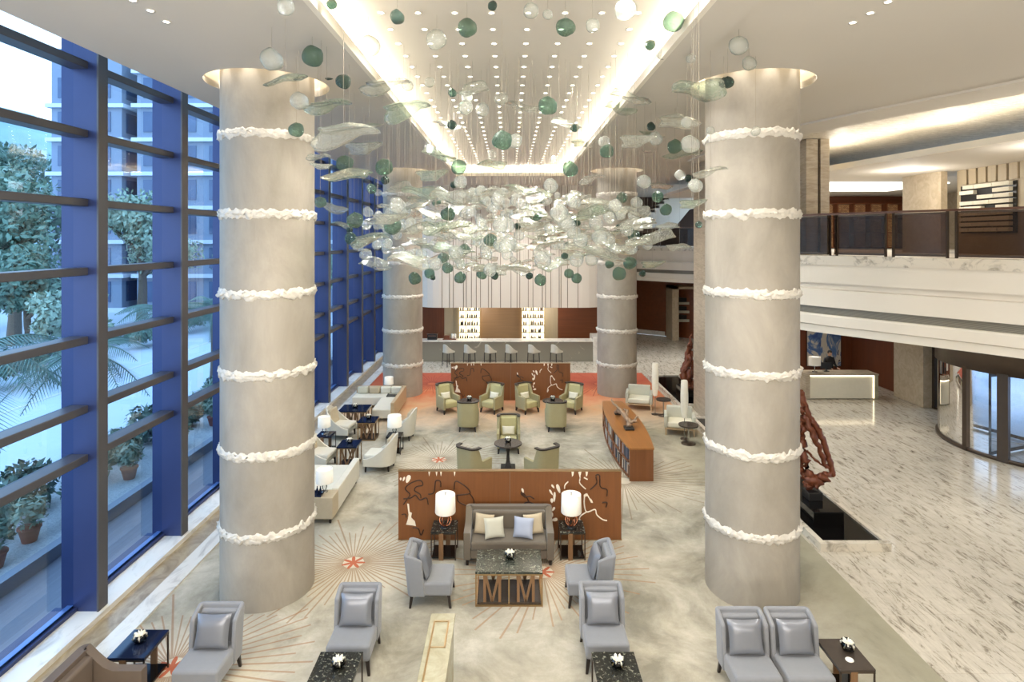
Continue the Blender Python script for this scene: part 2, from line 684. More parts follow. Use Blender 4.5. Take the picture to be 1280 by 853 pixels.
    plain('chrome', rgb(190, 188, 184), .15, 1, .03, 5)
    plain('rail_wood', rgb(96, 62, 42), .3, 0, .12, 6)
    plain('inlay_dark', rgb(58, 34, 20), .4, 0, .15, 8)
    plain('inlay_white', rgb(240, 230, 212), .4, 0, .05, 8)
    plain('white_ceramic', rgb(238, 234, 224), .25, 0, .03, 6)
    plain('flower_white', rgb(240, 236, 220), .6, 0, .06, 20)
    plain('leaf_gold', rgb(176, 160, 108), .4, .3, .2, 20)
    plain('seam_dark', rgb(120, 110, 96), .7, 0, .05, 4)
    plain('rust_red', rgb(110, 58, 34), .4, .1, .35, 7, .6, 14)
    plain('driftwood', rgb(150, 124, 100), .5, .1, .35, 9, .5, 20)
    plain('cable', rgb(150, 140, 124), .5, .3, .05, 3)
    plain('skin', rgb(206, 160, 130), .5, 0, .05, 6)
    plain('cloth_black', rgb(34, 32, 34), .8, 0, .15, 10)
    plain('hair_black', rgb(20, 17, 16), .5, 0, .1, 30)
    plain('lip', rgb(160, 96, 86), .5)
    plain('terracotta', rgb(150, 84, 66), .7, 0, .15, 6)
    plain('foliage', rgb(96, 124, 104), .6, 0, .5, 3)  # leaf colour lightened and blued to carry the outdoor haze
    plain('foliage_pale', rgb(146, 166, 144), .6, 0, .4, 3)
    plain('hill_green', rgb(140, 164, 166), .9, 0, .5, .12)  # distance haze put into the hill colour
    plain('palm_green', rgb(92, 120, 104), .5, 0, .35, 4)
    plain('trunk', rgb(104, 92, 80), .9, 0, .3, 12, .5, 16)
    plain('asphalt', rgb(196, 200, 206), .8, 0, .06, 2)
    plain('forecourt', rgb(226, 230, 236), .6, 0, .08, 1)
    plain('plinth_out', rgb(150, 154, 164), .6, 0, .08, 3)
    plain('tower_wall', rgb(128, 140, 158), .7, 0, .06, .8)  # bluish haze put into the tower wall colour
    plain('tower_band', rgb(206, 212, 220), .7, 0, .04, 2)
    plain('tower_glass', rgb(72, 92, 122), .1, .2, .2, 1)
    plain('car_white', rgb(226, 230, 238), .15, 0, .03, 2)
    plain('tyre', rgb(24, 24, 26), .7)
    plain('pebble', rgb(186, 186, 186), .7, 0, .5, 26, .6, 26)
    plain('hedge_bed', rgb(96, 88, 76), .9, 0, .3, 6)
    for nm, c in (('book_a', (226, 222, 214)), ('book_b', (92, 98, 116)), ('book_c', (176, 130, 96)), ('book_d', (60, 54, 54)), ('book_e', (150, 160, 176)), ('book_f', (190, 182, 166))):
        plain(nm, rgb(*c), .5, 0, .12, 9)
    emit('downlight', rgb(255, 246, 226), 10)
    emit('led', rgb(255, 248, 232), 30)
    emit('led_cove', rgb(255, 244, 222), 16)
    emit('led_desk', rgb(255, 236, 200), 2.6)
    emit('led_soft', rgb(255, 238, 208), 5)
    emit('shelf_glow', rgb(255, 232, 184), 1.7)
    emit('panel_glow', rgb(255, 250, 238), 1.6)
    n = N('lamp_shade')
    v = n.coord()
    f = n.noise(v, 40, 2)
    d = n.n('ShaderNodeBsdfPrincipled')
    n.l(n.mix(f, rgb(244, 238, 224), rgb(250, 246, 236)), d.inputs['Base Color'])
    d.inputs['Roughness'].default_value = .8
    d.inputs['Emission Color'].default_value = rgb(255, 240, 214)
    d.inputs['Emission Strength'].default_value = .03
    n.done(d.outputs[0])
    n = N('frosted_lamp')
    v = n.coord()
    f = n.noise(v, 12, 3)
    t = n.n('ShaderNodeBsdfTransparent')
    t.inputs[0].default_value = (.95, .93, .88, 1)
    d = n.n('ShaderNodeBsdfPrincipled')
    n.l(n.mix(f, rgb(236, 230, 212), rgb(250, 246, 232)), d.inputs['Base Color'])
    d.inputs['Emission Color'].default_value = rgb(255, 244, 220)
    d.inputs['Emission Strength'].default_value = .05
    m = n.n('ShaderNodeMixShader')
    m.inputs[0].default_value = .55
    n.l(t.outputs[0], m.inputs[1])
    n.l(d.outputs[0], m.inputs[2])
    n.done(m.outputs[0])
    glassy('glass_clear', (.95, .96, .94, 1), .20, (.86, .88, .83, 1), (.26, .28, .25, 1))
    glassy('glass_leaf', (.94, .96, .94, 1), .11, (.88, .89, .84, 1), (.24, .27, .23, 1))
    glassy('glass_green', (.46, .60, .52, 1), .2, (.14, .23, .18, 1), (.04, .09, .07, 1))
    glassy('glass_dark', (.20, .32, .27, 1), .3, (.06, .11, .09, 1), (.012, .03, .025, 1))
    glassy('glass_pale_green', (.80, .88, .81, 1), .12, (.56, .63, .56, 1), (.10, .15, .11, 1))
    # painting
    n = N('painting')
    v = n.coord('Object', (1, 1, .7))
    f = n.noise(v, 1.1, 5, .6, 1.4)
    g2 = n.noise(v, 2.3, 3, .6, 2.0)
    col = n.ramp(f, [(.36, rgb(58, 84, 140)), (.44, rgb(96, 126, 170)), (.48, rgb(206, 200, 186)), (.7, rgb(196, 190, 176))])
    col = n.mix(n.math('GREATER_THAN', g2, .64), col, rgb(60, 40, 60))
    n.done(n.bsdf(col, .6))
    # shelf back pattern for the far lit shelf
    n = N('lit_bookcase')
    v = n.geo((1, 1, 1))
    br = n.n('ShaderNodeTexBrick')
    n.l(n.geo((1, 1, 1), (R(90), 0, 0)), br.inputs['Vector'])
    br.inputs['Scale'].default_value = 4.5
    br.inputs['Color1'].default_value = rgb(176, 136, 90)
    br.inputs['Color2'].default_value = rgb(130, 92, 58)
    br.inputs['Mortar'].default_value = rgb(90, 52, 30)
    br.inputs['Mortar Size'].default_value = .04
    p = n.bsdf(br.outputs[0], .5)
    pn = p.node
    n.l(br.outputs[0], pn.inputs['Emission Color'])
    pn.inputs['Emission Strength'].default_value = .15
    n.done(p)


build_materials()
# ------------------------------------------------------------------ room shell
CZ = 9.14          # ceiling
UZ = 9.55          # raised coffer
COLS = [(-4.4, 10.79), (4.4, 10.79), (-4.4, 24.35), (4.4, 24.35)]
RR = 1.066

# floors
struct(MB().box(-7.3, 16.1, .5, 42, -.2, -.012).build('floor', 'marble_floor'), 'white marble lobby floor with slanting grey streaks')
struct(MB().box(-6.05, 6.22, .5, 28.0, -.011, 0).build('carpet', 'carpet'), 'cream fitted carpet with starbursts, turning orange red at its far end')
struct(MB().box(-7.25, -6.8, .5, 34, -.01, .1).build('trim_1', 'white_marble'), 'white marble ledge along the foot of the window wall')
struct(MB().box(-6.8, -6.38, .5, 34, -.011, .006).build('trim_2', 'brown_stone'), 'brown stone strip in the floor by the windows')
struct(MB().box(-6.38, -6.05, .5, 34, -.011, .03).build('trim_3', 'white_marble'), 'white marble border between brown strip and carpet')

# ceiling with coffer opening and column rings
edge = [(13.2, 4.0), (11.4, 7.6), (9.8, 11.2), (8.7, 13.4), (7.85, 15.5), (7.45, 17.5), (7.4, 21.5), (9.8, 30.0), (12.4, 37.2)]
outline = [(-6.2, .5), (15, .5)] + edge + [(-6.2, 37.2)]
opening = [(-2.38, 2.15), (2.38, 2.15), (2.38, 26.05), (-2.38, 26.05)]
ceil = struct(flat(outline, [opening] + [circle(x, y, RR) for x, y in COLS], CZ, CZ + .12, 'ceiling', 'ceiling_paint'), 'pale lobby ceiling with a long coffer and round column recesses')
struct(MB().box(-3.05, 3.05, 1.4, 26.7, UZ, UZ + .15).build('ceiling', 'ceiling_paint'), 'raised ceiling inside the long lit coffer')
m = MB()
m.box(-3.05, -2.95, 1.4, 26.7, CZ + .12, UZ).box(2.95, 3.05, 1.4, 26.7, CZ + .12, UZ).box(-2.95, 2.95, 26.6, 26.7, CZ + .12, UZ).box(-2.95, 2.95, 1.4, 1.5, CZ + .12, UZ)
struct(m.build('trim_4', 'cove_paint'), 'hidden cove wall around the coffer')
m = MB()
m.box(-2.41, -2.33, 2.2, 26, CZ - .03, CZ + .13).box(2.33, 2.41, 2.2, 26, CZ - .03, CZ + .13).box(-2.41, 2.41, 26, 26.08, CZ - .03, CZ + .13)
struct(m.build('trim_5', 'cove_paint'), 'pale upstand lip around the coffer')
m = MB()
m.box(-2.95, -2.41, 2.2, 26.6, CZ - .025, CZ).box(2.41, 2.95, 2.2, 26.6, CZ - .025, CZ).box(-2.41, 2.41, 26.08, 26.6, CZ - .025, CZ)
struct(m.build('trim_6', 'ceiling_paint'), 'flat raised border framing the coffer')
m = MB()
m.box(-2.72, -2.60, 2.2, 26.3, CZ + .13, CZ + .16).box(2.60, 2.72, 2.2, 26.3, CZ + .13, CZ + .16).box(-2.5, 2.5, 26.2, 26.32, CZ + .13, CZ + .16)
struct(m.build('trim_7', 'led'), 'warm light strip hidden in the coffer cove')

# ceiling border line along the balcony side
m = MB()
off = [(x - 1.05, y - .35) for x, y in edge[:7]]
vs, fs = [], []
for (a, b), (c, d) in zip(off, edge[:7]):
    vs += [(a, b, CZ), (a, b, CZ - .05), (c, d, CZ - .05), (c, d, CZ)]
for i in range(len(off) - 1):
    for e in range(3):
        fs.append((i * 4 + e, i * 4 + e + 1, i * 4 + 5 + e, i * 4 + 4 + e))
m.add(vs, fs)
struct(m.build('trim_8', 'ceiling_paint'), 'curved raised border along the balcony side of the ceiling')

# columns
for ci, ((cx, cy), lab) in enumerate(zip(COLS, ('near round column by the windows', 'near round column by the lobby floor', 'far round column by the windows', 'far round column by the lobby floor'))):
    o = MB().lathe([(.8, 0), (.8, 9.62)], 72).build('column', 'column_plaster', loc=(cx, cy, 0))
    struct(o, 'pale plaster ' + lab)
    for k in range(6):
        z = 1.25 + 1.378 * k
        m = MB()
        na, nb = 200, 12
        vs, fs = [], []
        for i in range(na):
            a = 2 * PI * i / na
            for j in range(nb):
                t = j / (nb - 1)
                p = Vector((math.cos(a) * 7.0, math.sin(a) * 7.0, t * 2.6 + k * 9 + ci * 50))
                s = noise.noise(p * 1.2) + .9 * noise.noise(p * 2.6)
                bul = math.sin(PI * t) ** .8
                rr = .796 + bul * (.02 + .055 * abs(s))
                zz = z - .08 + .16 * t + (.045 * noise.noise(p * 1.3 + Vector((0, 0, 7)))) + .03 * s
                vs.append((rr * math.cos(a), rr * math.sin(a), zz))
        for i in range(na):
            for j in range(nb - 1):
                q = (i + 1) % na
                fs.append((i * nb + j, q * nb + j, q * nb + j + 1, i * nb + j + 1))
        m.add(vs, fs, True)
        m.build('relief_band', 'relief_white', o)
    m = MB()
    m.lathe([(RR, CZ), (RR, CZ + .5)], 64, caps=False)
    m.lathe([(RR, CZ + .5), (.8, CZ + .5)], 64, caps=False)
    r = m.build('ceiling_recess', 'cove_paint', o)
    MB().lathe([(RR - .02, CZ + .40), (RR - .02, CZ + .46), (RR - .1, CZ + .46), (RR - .1, CZ + .40), (RR - .02, CZ + .40)], 64, caps=False).build('light_ring', 'led_soft', o)

# window wall, one bay per fin
Y0F, DY = 9.9, 2.52
TZ = [9.25, 8.1, 6.95, 5.8, 4.65, 3.5, 2.68]
for k in range(-3, 10):
    ya = Y0F + DY * k
    w = bpy.data.objects.new('window_%d' % (k + 4), None)
    COL.objects.link(w)
    w.location = (-7.3, ya, 0)
    struct(w, 'tall window bay with deep fin in daylight blue, the %s bay' % ['first', 'second', 'third', 'fourth', 'fifth', 'sixth', 'seventh', 'eighth', 'ninth', 'tenth', 'eleventh', 'twelfth', 'thirteenth'][k + 3])
    m = MB()
    m.box(-.2, .40, 0, .2, 0, 10.6)
    m.cur = 1
    m.box(.40, .432, -.015, .215, 0.1, 10.6)
    m.build('mullion', ['mullion_daylight_blue', 'mullion_grey'], w)
    for z in TZ:
        MB().box(-.06, .25, .2, DY, z - .075, z + .055).build('transom', 'mullion_grey', w, bevel=.012)
    m = MB()
    m.box(-.3, .06, .2, DY, -.1, .16)
    m.cur = 1
    m.box(-.1, .0, .2, DY, .16, .2)
    m.build('bottom_rail', ['mullion_daylight_blue', 'sill_blue'], w)
    m = MB()
    m.add([(0, .2, .16), (0, DY, .16), (0, DY, 10.6), (0, .2, 10.6)], [(0, 1, 2, 3)])
    m.build('glass', 'window_glass', w)
struct(MB().box(-7.9, -6.2, .5, 35, 10.6, 10.75).build('trim_9', 'ceiling_paint'), 'soffit above the window pocket')
struct(MB().box(-6.25, -6.2, .5, 35, CZ, 10.6).build('trim_10', 'ceiling_paint'), 'drop face of the window pocket')
struct(MB().box(-7.6, -4.6, 34.6, 34.9, 0, 10.6).build('wall_far_window', 'wall_stone'), 'end wall beside the last window bay')

# -------- bar end: canopy, back wall
Yc = 31.0
path = [(-5.0, 35.0), (-5.0, 32.4)]
for i in range(1, 9):
    a = PI - PI / 2 * i / 8
    path.append((-3.7 + 1.3 * math.cos(a), 32.3 - 1.3 + 1.3 * (1 - math.sin(a)) + 0))
path = [(-5.0, 35.2), (-5.0, 32.3)] + [(-3.7 - 1.3 * math.cos(R(t)), 32.3 - 1.3 * math.sin(R(t))) for t in (15, 30, 45, 60, 75, 90)] + \
       [(3.8 + 1.4 * math.sin(R(t)), 32.4 - 1.4 * math.cos(R(t))) for t in (0, 15, 30, 45, 60, 75, 90)] + [(5.2, 35.2)]
can = struct(MB().prism(path, 2.73, CZ).build('wall_bar_canopy', 'fascia_paint'), 'cream drum-fronted bulkhead with upright seams above the bar')
m = MB()
for px in (460, 480, 520, 540, 595, 610, 637, 663, 685, 727, 745, 792, 848, 880, 895, 940, 965, 1015, 1032, 1060, 1105, 1115, 1150, 1205):
    X = at(440 + px / 4.267, 0, Yc).x
    y = Yc - .004 if -3.7 < X < 3.8 else None
    if y:
        m.box(X - .016, X + .016, y - .01, y + .05, 2.73, CZ)
m.build('seam', 'seam_dark', can)
Yb = 33.8
struct(MB().box(-7.4, -3.74, Yb, Yb + .2, 0, 2.75).build('wall_bar_1', 'red_wood'), 'red wood wall beside the bar, window end')
struct(MB().box(-3.74, -2.92, Yb, Yb + .2, 0, 2.75).build('wall_bar_2', 'beige_panel'), 'beige panel of the back bar, window end')
struct(MB().box(-2.92, 1.98, Yb, Yb + .2, 0, 2.75).build('wall_bar_3', 'brown_panel'), 'brown panelled back wall of the bar')
struct(MB().box(1.98, 2.74, Yb, Yb + .2, 0, 2.75).build('wall_bar_4', 'beige_panel'), 'beige panel of the back bar, lobby end')
struct(MB().box(2.74, 5.0, Yb, Yb + .2, 0, 2.75).build('wall_bar_5', 'red_wood_h'), 'red wood wall beside the bar, lobby end')
struct(MB().box(4.95, 5.15, Yb + .2, 41, 0, CZ).build('wall_bar_side', 'fascia_paint'), 'pale return wall behind the far column')

# -------- far lobby corner: slanted wood wall, portal
m = MB()
m.add([(7.2, 40.8, 0), (16.2, 34.2, 0), (16.2, 34.2, 4.2), (7.2, 40.8, 4.2)], [(0, 1, 2, 3)])
struct(m.build('wall_lobby_far', 'red_wood_h'), 'slanted red wood wall at the far end of the lobby')
m = MB()
m.add([(5.15, 40.9, 0), (7.2, 40.8, 0), (7.2, 40.8, 4.2), (5.15, 40.9, 4.2)], [(0, 1, 2, 3)])
struct(m.build('wall_lobby_end', 'red_wood_h'))
m = MB()
m.add([(7.2, 40.7, 0), (10.1, 38.55, 0), (10.1, 38.55, .3), (7.2, 40.7, .3)], [(0, 1, 2, 3)])
struct(m.build('baseboard_far', 'white_marble'), 'white marble baseboard under the far wood wall')

# -------- balcony: slab, fascia, railing
bal = [(15.4, 4.6), (13.0, 8.2), (10.5, 12.1), (9.0, 14.25), (7.84, 16.0), (7.5, 17.4), (7.4, 19.0), (7.4, 21.6)]


def smooth_path(P, k=6):
    out = []
    n = len(P)
    for i in range(n - 1):
        p0, p1, p2, p3 = P[max(i - 1, 0)], P[i], P[i + 1], P[min(i + 2, n - 1)]
        for j in range(k):
            t = j / k
            out.append(tuple(.5 * ((2 * b) + (-a + c) * t + (2 * a - 5 * b + 4 * c - d) * t * t + (-a + 3 * b - 3 * c + d) * t ** 3) for a, b, c, d in zip(p0, p1, p2, p3)))
    return out + [P[-1]]


def sweep(P, prof, name, mat, parent=None, side=1, closed=False):
    """profile of (offset towards the hall, z) swept along a plan path"""
    m = MB()
    vs, fs = [], []
    n = len(P)
    for i, (x, y) in enumerate(P):
        a, b = P[max(i - 1, 0)], P[min(i + 1, n - 1)]
        t = Vector((b[0] - a[0], b[1] - a[1]))
        t.normalize()
        nx, ny = -t.y * side, t.x * side
        for o, z in prof:
            vs.append((x + nx * o, y + ny * o, z))
    k = len(prof)
    for i in range(n - 1):
        for j in range(k - (0 if closed else 1)):
            q = (j + 1) % k
            fs.append((i * k + j, i * k + q, (i + 1) * k + q, (i + 1) * k + j))
    m.add(vs, fs)
    return m.build(name, mat, parent)


BP = smooth_path(bal)
def inset(P, d):
    out = []
    for i, (x, y) in enumerate(P):
        a, b = P[max(i - 1, 0)], P[min(i + 1, len(P) - 1)]
        t = Vector((b[0] - a[0], b[1] - a[1])).normalized()
        out.append((x + t.y * d, y - t.x * d))
    return out


slab = MB().prism(inset(BP, .3) + [(9.9, 30.5), (20.2, 30.5), (20.2, 20.4), (16.1, 20.4), (16.1, 4.6)], 3.93, 5.88).build('wall_balcony', 'fascia_paint')
struct(slab, 'balcony slab with a layered cream fascia curving over the lobby')
FAS = [(0.02, 5.66), (.02, 5.18), (-.08, 5.18), (-.08, 5.04), (.05, 5.02), (.05, 4.57), (-.3, 4.57)]
FAS2 = [(-.3, 4.37), (.05, 4.37), (.07, 4.32), (.07, 4.10), (.0, 4.07), (.0, 3.88), (-.6, 3.88), (-.6, 3.93)]
sweep(BP, FAS, 'fascia_upper', 'fascia_paint', slab)
sweep(BP, FAS2, 'fascia_lower', 'fascia_paint', slab)
sweep(BP, [(-.06, 4.62), (-.06, 4.32)], 'vent_band', 'vent_grille', slab)
sweep(BP, [(-.5, 5.9), (.06, 5.9), (.06, 5.66), (.02, 5.66)], 'marble_cap', 'cap_marble', slab)
# the bridge at the far end
FB = smooth_path([(16.2, 30.0), (10.4, 32.6), (8.6, 34.2), (7.4, 35.4), (6.6, 36.4), (5.6, 37.4)], 4)
br = MB().prism(inset(FB, .3) + [(5.6, 40), (16.1, 40)], 3.98, 5.88).build('wall_far_bridge', 'fascia_paint')
struct(br, 'far bridge with layered cream fascia behind the far column')
sweep(FB, FAS, 'fascia_upper', 'fascia_paint', br)
sweep(FB, FAS2, 'fascia_lower', 'fascia_paint', br)
sweep(FB, [(-.06, 4.62), (-.06, 4.32)], 'vent_band', 'vent_grille', br)
sweep(FB, [(-.5, 5.9), (.06, 5.9), (.06, 5.66), (.02, 5.66)], 'marble_cap', 'cap_marble', br)


def railing(P, posts, label, zf=5.9):
    t = empty('railing', label, 'railing', (P[0][0], P[0][1], zf))
    def Q(p, z):
        return (p[0] - P[0][0], p[1] - P[0][1], z)
    sweep([(x - P[0][0], y - P[0][1]) for x, y in P], [(-.02, 1.10), (-.14, 1.10), (-.14, 1.05), (-.02, 1.05)], 'handrail', 'rail_wood', t, closed=True)
    # panels between posts, posts given as path indices
    for a, b in zip(posts, posts[1:]):
        pp = P[a:b + 1]
        d0 = Vector((pp[1][0] - pp[0][0], pp[1][1] - pp[0][1])).normalized() * .09
        d1 = Vector((pp[-1][0] - pp[-2][0], pp[-1][1] - pp[-2][1])).normalized() * .09
        pp = [(pp[0][0] + d0.x, pp[0][1] + d0.y)] + pp[1:-1] + [(pp[-1][0] - d1.x, pp[-1][1] - d1.y)]
        pp = [(x - P[0][0], y - P[0][1]) for x, y in pp]
        sweep(pp, [(-.07, .06), (-.07, 1.02)], 'panel', 'railing_panel', t)
        sweep(pp, [(-.06, 1.04), (-.08, 1.04), (-.08, 1.0), (-.06, 1.0)], 'panel_rail', 'bronze', t, closed=True)
        sweep(pp, [(-.06, .08), (-.08, .08), (-.08, .03), (-.06, .03)], 'panel_rail', 'bronze', t, closed=True)
    for i in posts:
        x, y = P[i]
        a, b = P[max(i - 1, 0)], P[min(i + 1, len(P) - 1)]
        d = Vector((b[0] - a[0], b[1] - a[1])).normalized()
        m = MB()
        for s in (-.085, .085):
            c = (x + d.x * s + d.y * .07 - P[0][0], y + d.y * s - d.x * .07 - P[0][1])
            m.box(c[0] - .018, c[0] + .018, c[1] - .03, c[1] + .03, 0, 1.05)
        m.build('post', 'bronze', t)
    return t


def dense(P, k):
    return smooth_path(P, k)


BP2 = [p for p in BP]
# post positions picked where the photograph shows them along the curve
def nearest(P, px):
    return min(range(len(P)), key=lambda i: abs(VX + P[i][0] / P[i][1] * FPX - px) if P[i][1] < 17 else 1e9)


BPD = smooth_path(bal, 24)
idx = sorted({0, nearest(BPD, 1280 + 95), nearest(BPD, 1190), nearest(BPD, 1109), nearest(BPD, 1041), len(BPD) - 1 - 60, len(BPD) - 1})
railing(BPD, idx, 'bronze mesh balcony railing with wooden handrail above the curved fascia')
FBD = smooth_path([(16.2, 30.0), (10.4, 32.6), (8.6, 34.2), (7.4, 35.4), (6.6, 36.4), (5.6, 37.4)], 6)
railing(FBD, [0, 6, 12, 18, 24, 30], 'dark railing on the far bridge under the stair soffit')

# balcony interior: ceiling with shimmering recess, back walls
mz = 8.44
ml = [(16.1, 30.5), (16.1, 4.0)]
inn = [(11.4, 7.6), (11.3, 9.6), (10.9, 12.6), (10.3, 16.0), (9.85, 18.7), (9.2, 20.2), (8.3, 20.8), (7.6, 20.8)]
poly = [(x, y) for x, y in inn] + [(7.6, 30.5), (20.2, 30.5), (20.2, 4.0), (12.6, 5.6)]
struct(MB().prism(poly, mz, mz + .12).build('ceiling_balcony', 'ceiling_paint'), 'lower pale ceiling over the balcony')
sweep(inn, [(.0, mz), (.06, mz), (.06, mz + .16), (0, mz + .16)], 'trim_11', 'cove_paint', side=1)
bpy.data.objects['trim_11']['kind'] = 'structure'
led = sweep([(x + .14, y + .05) for x, y in inn[1:-1]], [(.06, mz + .13), (-.06, mz + .13), (-.06, mz + .16), (.06, mz + .16)], 'trim_12', 'led_cove', closed=True)
struct(led)
struct(MB().prism([(x, y) for x, y in edge[:8]] + [(16, 30.5), (16, 4)], 9.14 + .13, 9.36).build('ceiling_shimmer', 'silver_leaf'), 'shimmering silver leaf ceiling recess over the balcony')
# back wall X ~ 13.4 with slats, niche
wb = MB()
wb.box(13.4, 13.6, 18.4, 20.2, 5.88, mz)
struct(wb.build('wall_balcony_back', 'wall_stone'), 'beige stone wall block behind the balcony railing')
wb = MB()
wb.box(13.9, 14.1, 8, 18.4, 5.88, mz)
wb.build('wall_balcony_inner', 'beige_panel')
struct(bpy.data.objects['wall_balcony_inner'], 'brown beige wall with upright grooves deeper in the balcony')
m = MB()
for i in range(7):
    y = 18.2 - i * .36
    m.box(13.82, 13.92, y - .28, y, 7.98, mz)
m.box(13.75, 13.92, 15.2, 15.7, 5.9, mz)
struct(m.build('trim_13', 'beige_panel'), 'upright beige wall slats above the niche')
m = MB()
m.box(13.86, 13.895, 16.2, 18.2, 6.5, 7.94)
struct(m.build('trim_14', 'black_matt'), 'dark recess behind the stacked stone niche')
t = empty('stone_artwork', 'stacked pale stone slat artwork in the dark wall niche above the balcony', 'artwork', (13.8, 17.2, 6.55))
m = MB()
rr = random.Random(3)
for i in range(9):
    y = -.9
    while y < .9:
        l = rr.uniform(.3, .7)
        if rr.random() < .93:
            m.box(-.06, .05, y, min(y + l, .9), i * .16, i * .16 + .11)
        y += l + .02
m.build('slat_stack', 'fabric_cream', t)
struct(MB().box(10.4, 20.2, 29.2, 29.4, 5.88, mz).build('wall_balcony_far', 'red_wood_h'), 'red wood wall at the far end of the balcony')
t = empty('bookcase', 'long lit amber bookcase far behind the balcony railing', 'bookcase', (16.6, 28.6, 5.9))
MB().box(-3.2, 3.2, .3, .4, 0, 2.15).build('back_panel', 'lit_bookcase', t)
m = MB()
for z in (0, .7, 1.4, 2.12):
    m.box(-3.2, 3.2, -.1, .3, z, z + .05)
for i in range(9):
    m.box(-3.2 + .79 * i, -3.14 + .79 * i, -.1, .3, 0, 2.14)
m.build('frame', 'red_wood_h', t)
struct(MB().box(11.2, 16.2, 21.8, 25.4, mz - .06, mz - .02).build('trim_15', 'panel_glow'), 'bright lit ceiling panel over the far balcony')
m = MB()
m.box(8.66, 9.0, 17.3, 18.0, 5.88, 9.26).box(9.08, 9.34, 17.3, 18.0, 5.88, 9.26)
m.cur = 1
m.box(9.0, 9.08, 17.4, 18.0, 5.88, 9.26)
struct(m.build('column_pier', ['pillar_stone', 'dark_wood']), 'striped stone pier with a dark upright groove behind the railing')

# pier carrying the balcony, and the stair soffits beyond
struct(MB().box(6.83, 8.6, 20.7, 22.0, -.01, 9.13).build('wall_pier', 'pillar_stone'), 'tall grey brown stone pier beside the lobby pool')
t = empty('staircase', 'dark staircase with pale sloping soffit above the far bridge', 'staircase', (9.5, 38.6, 5.9))
SP = [at(px, py, 38.6) for px, py in ((790, 287), (838, 243), (905, 243), (905, 252), (862, 262), (838, 291), (790, 291))]
q = [(p.x - 9.5, p.z - 5.9) for p in SP]
k = len(q)
m = MB()
m.add([(x, 0, z) for x, z in q] + [(x, 1.2, z) for x, z in q], [tuple(range(k)), tuple(range(2 * k - 1, k - 1, -1))] + [(i, k + i, k + (i + 1) % k, (i + 1) % k) for i in range(k)])
m.build('soffit', 'fascia_paint', t)
m = MB()
for i in range(8):
    x, z = q[0][0] + i * .3, q[0][1] + .02 + i * .275
    m.box(x, x + .3, .0, 1.1, z, z + .16)
m.build('tread', 'dark_wood', t)
MB().box(3.6, 4.2, .2, 1.0, .004, 3.0).build('support', 'fascia_paint', t)
struct(MB().box(4.9, 16, 41.4, 41.6, 4, 9.3).build('wall_stair_back', 'dark_wood'), 'dark wall behind the far stair')

# -------- lobby side under the balcony
struct(MB().box(15.9, 16.1, 23.9, 34.3, 0, 4.0).build('wall_lobby_side', 'red_wood'), 'red wood side wall beside the reception desk')
struct(MB().box(15.5, 16.1, 22.2, 23.9, 0, 4.0).build('wall_lobby_pier', 'wall_stone'), 'beige stone pier by the revolving door')
struct(MB().box(10.0, 15.9, 27.5, 27.7, 0, 4.0).build('wall_reception', 'red_wood'), 'red wood wall behind the reception desk')
struct(MB().box(8.6, 10.0, 27.3, 27.7, 0, 4.0).build('wall_reception_end', 'wall_stone'))
struct(MB().box(15.8, 16.1, 20.8, 22.2, 2.6, 4.0).build('trim_16', 'bronze'), 'bronze header above the side glazing')
w = struct(MB().box(15.88, 15.96, 20.7, 22.2, .05, 2.6).build('window_20', 'door_glass'), 'narrow side glazing between stone pier and revolving door')
m = MB()
for y in (22.1, 21.4, 20.75):
    m.box(15.8, 16.02, y - .06, y + .06, .08, 2.6)
m.box(15.82, 16.0, 20.7, 22.2, 0, .08).box(15.82, 16.0, 20.7, 22.2, 2.52, 2.6)
m.build('frame', 'bronze', w)
struct(MB().box(15.85, 16.1, 4.0, 15.4, 2.6, 4.0).build('trim_17', 'bronze'))
w = struct(MB().box(15.9, 15.94, 4.0, 15.4, 0, 2.6).build('window_21', 'door_glass'), 'entrance glazing beyond the revolving door')
struct(MB().box(20.2, 20.4, .5, 31, 4.0, 9.4).build('wall_balcony_outer', 'wall_stone'), 'outer wall of the balcony level')

struct(MB().box(4.9, 20.4, 37.25, 41.6, 9.27, 9.4).build('ceiling_stair', 'ceiling_paint'))
struct(MB().box(16, 20.4, 30.4, 30.6, 0, 9.3).build('wall_balcony_end', 'wall_stone'))
# the gallery behind the camera
struct(MB().box(-8, 16.2, -3.2, -3.0, 0, 10.6).build('wall_gallery', 'wall_stone'), 'gallery wall behind the viewpoint')
struct(MB().box(-7.5, -7.3, -3.0, 2.34, -.2, 10.6).build('wall_window_side', 'wall_stone'))
struct(MB().box(-7.5, 16.2, -3.0, .5, CZ, CZ + .15).build('ceiling_gallery', 'ceiling_paint'))
struct(MB().box(-7.5, 16.2, -3.0, .5, -.2, -.012).build('floor_gallery', 'marble_floor'))
struct(MB().box(16.1, 16.3, -3.0, 4.6, 0, 9.3).build('wall_gallery_side', 'wall_stone'))
struct(MB().box(-7.9, -6.2, .3, .5, CZ, 10.75).build('trim_18', 'ceiling_paint'))
# ------------------------------------------------------------------ furniture builders
def pillow_mesh(w, h, t, name, mat):
    m = MB()
    def side(s):
        def fn(u, v):
            a, b = 2 * u - 1, 2 * v - 1
            k = max(0, (1 - a ** 4) * (1 - b ** 4)) ** .5
            pin = 1 - .07 * (1 - a * a) * b * b - .0
            pin2 = 1 - .07 * (1 - b * b) * a * a
            return (a * w / 2 * pin2, s * t / 2 * k, h / 2 + b * h / 2 * pin)
        return fn
    m.grid(side(-1), 13, 13)
    n0 = len(m.f)
    m.grid(side(1), 13, 13)
    for i in range(n0, len(m.f)):
        m.f[i] = m.f[i][::-1]
    return m.build(name, mat)


PIL = {}


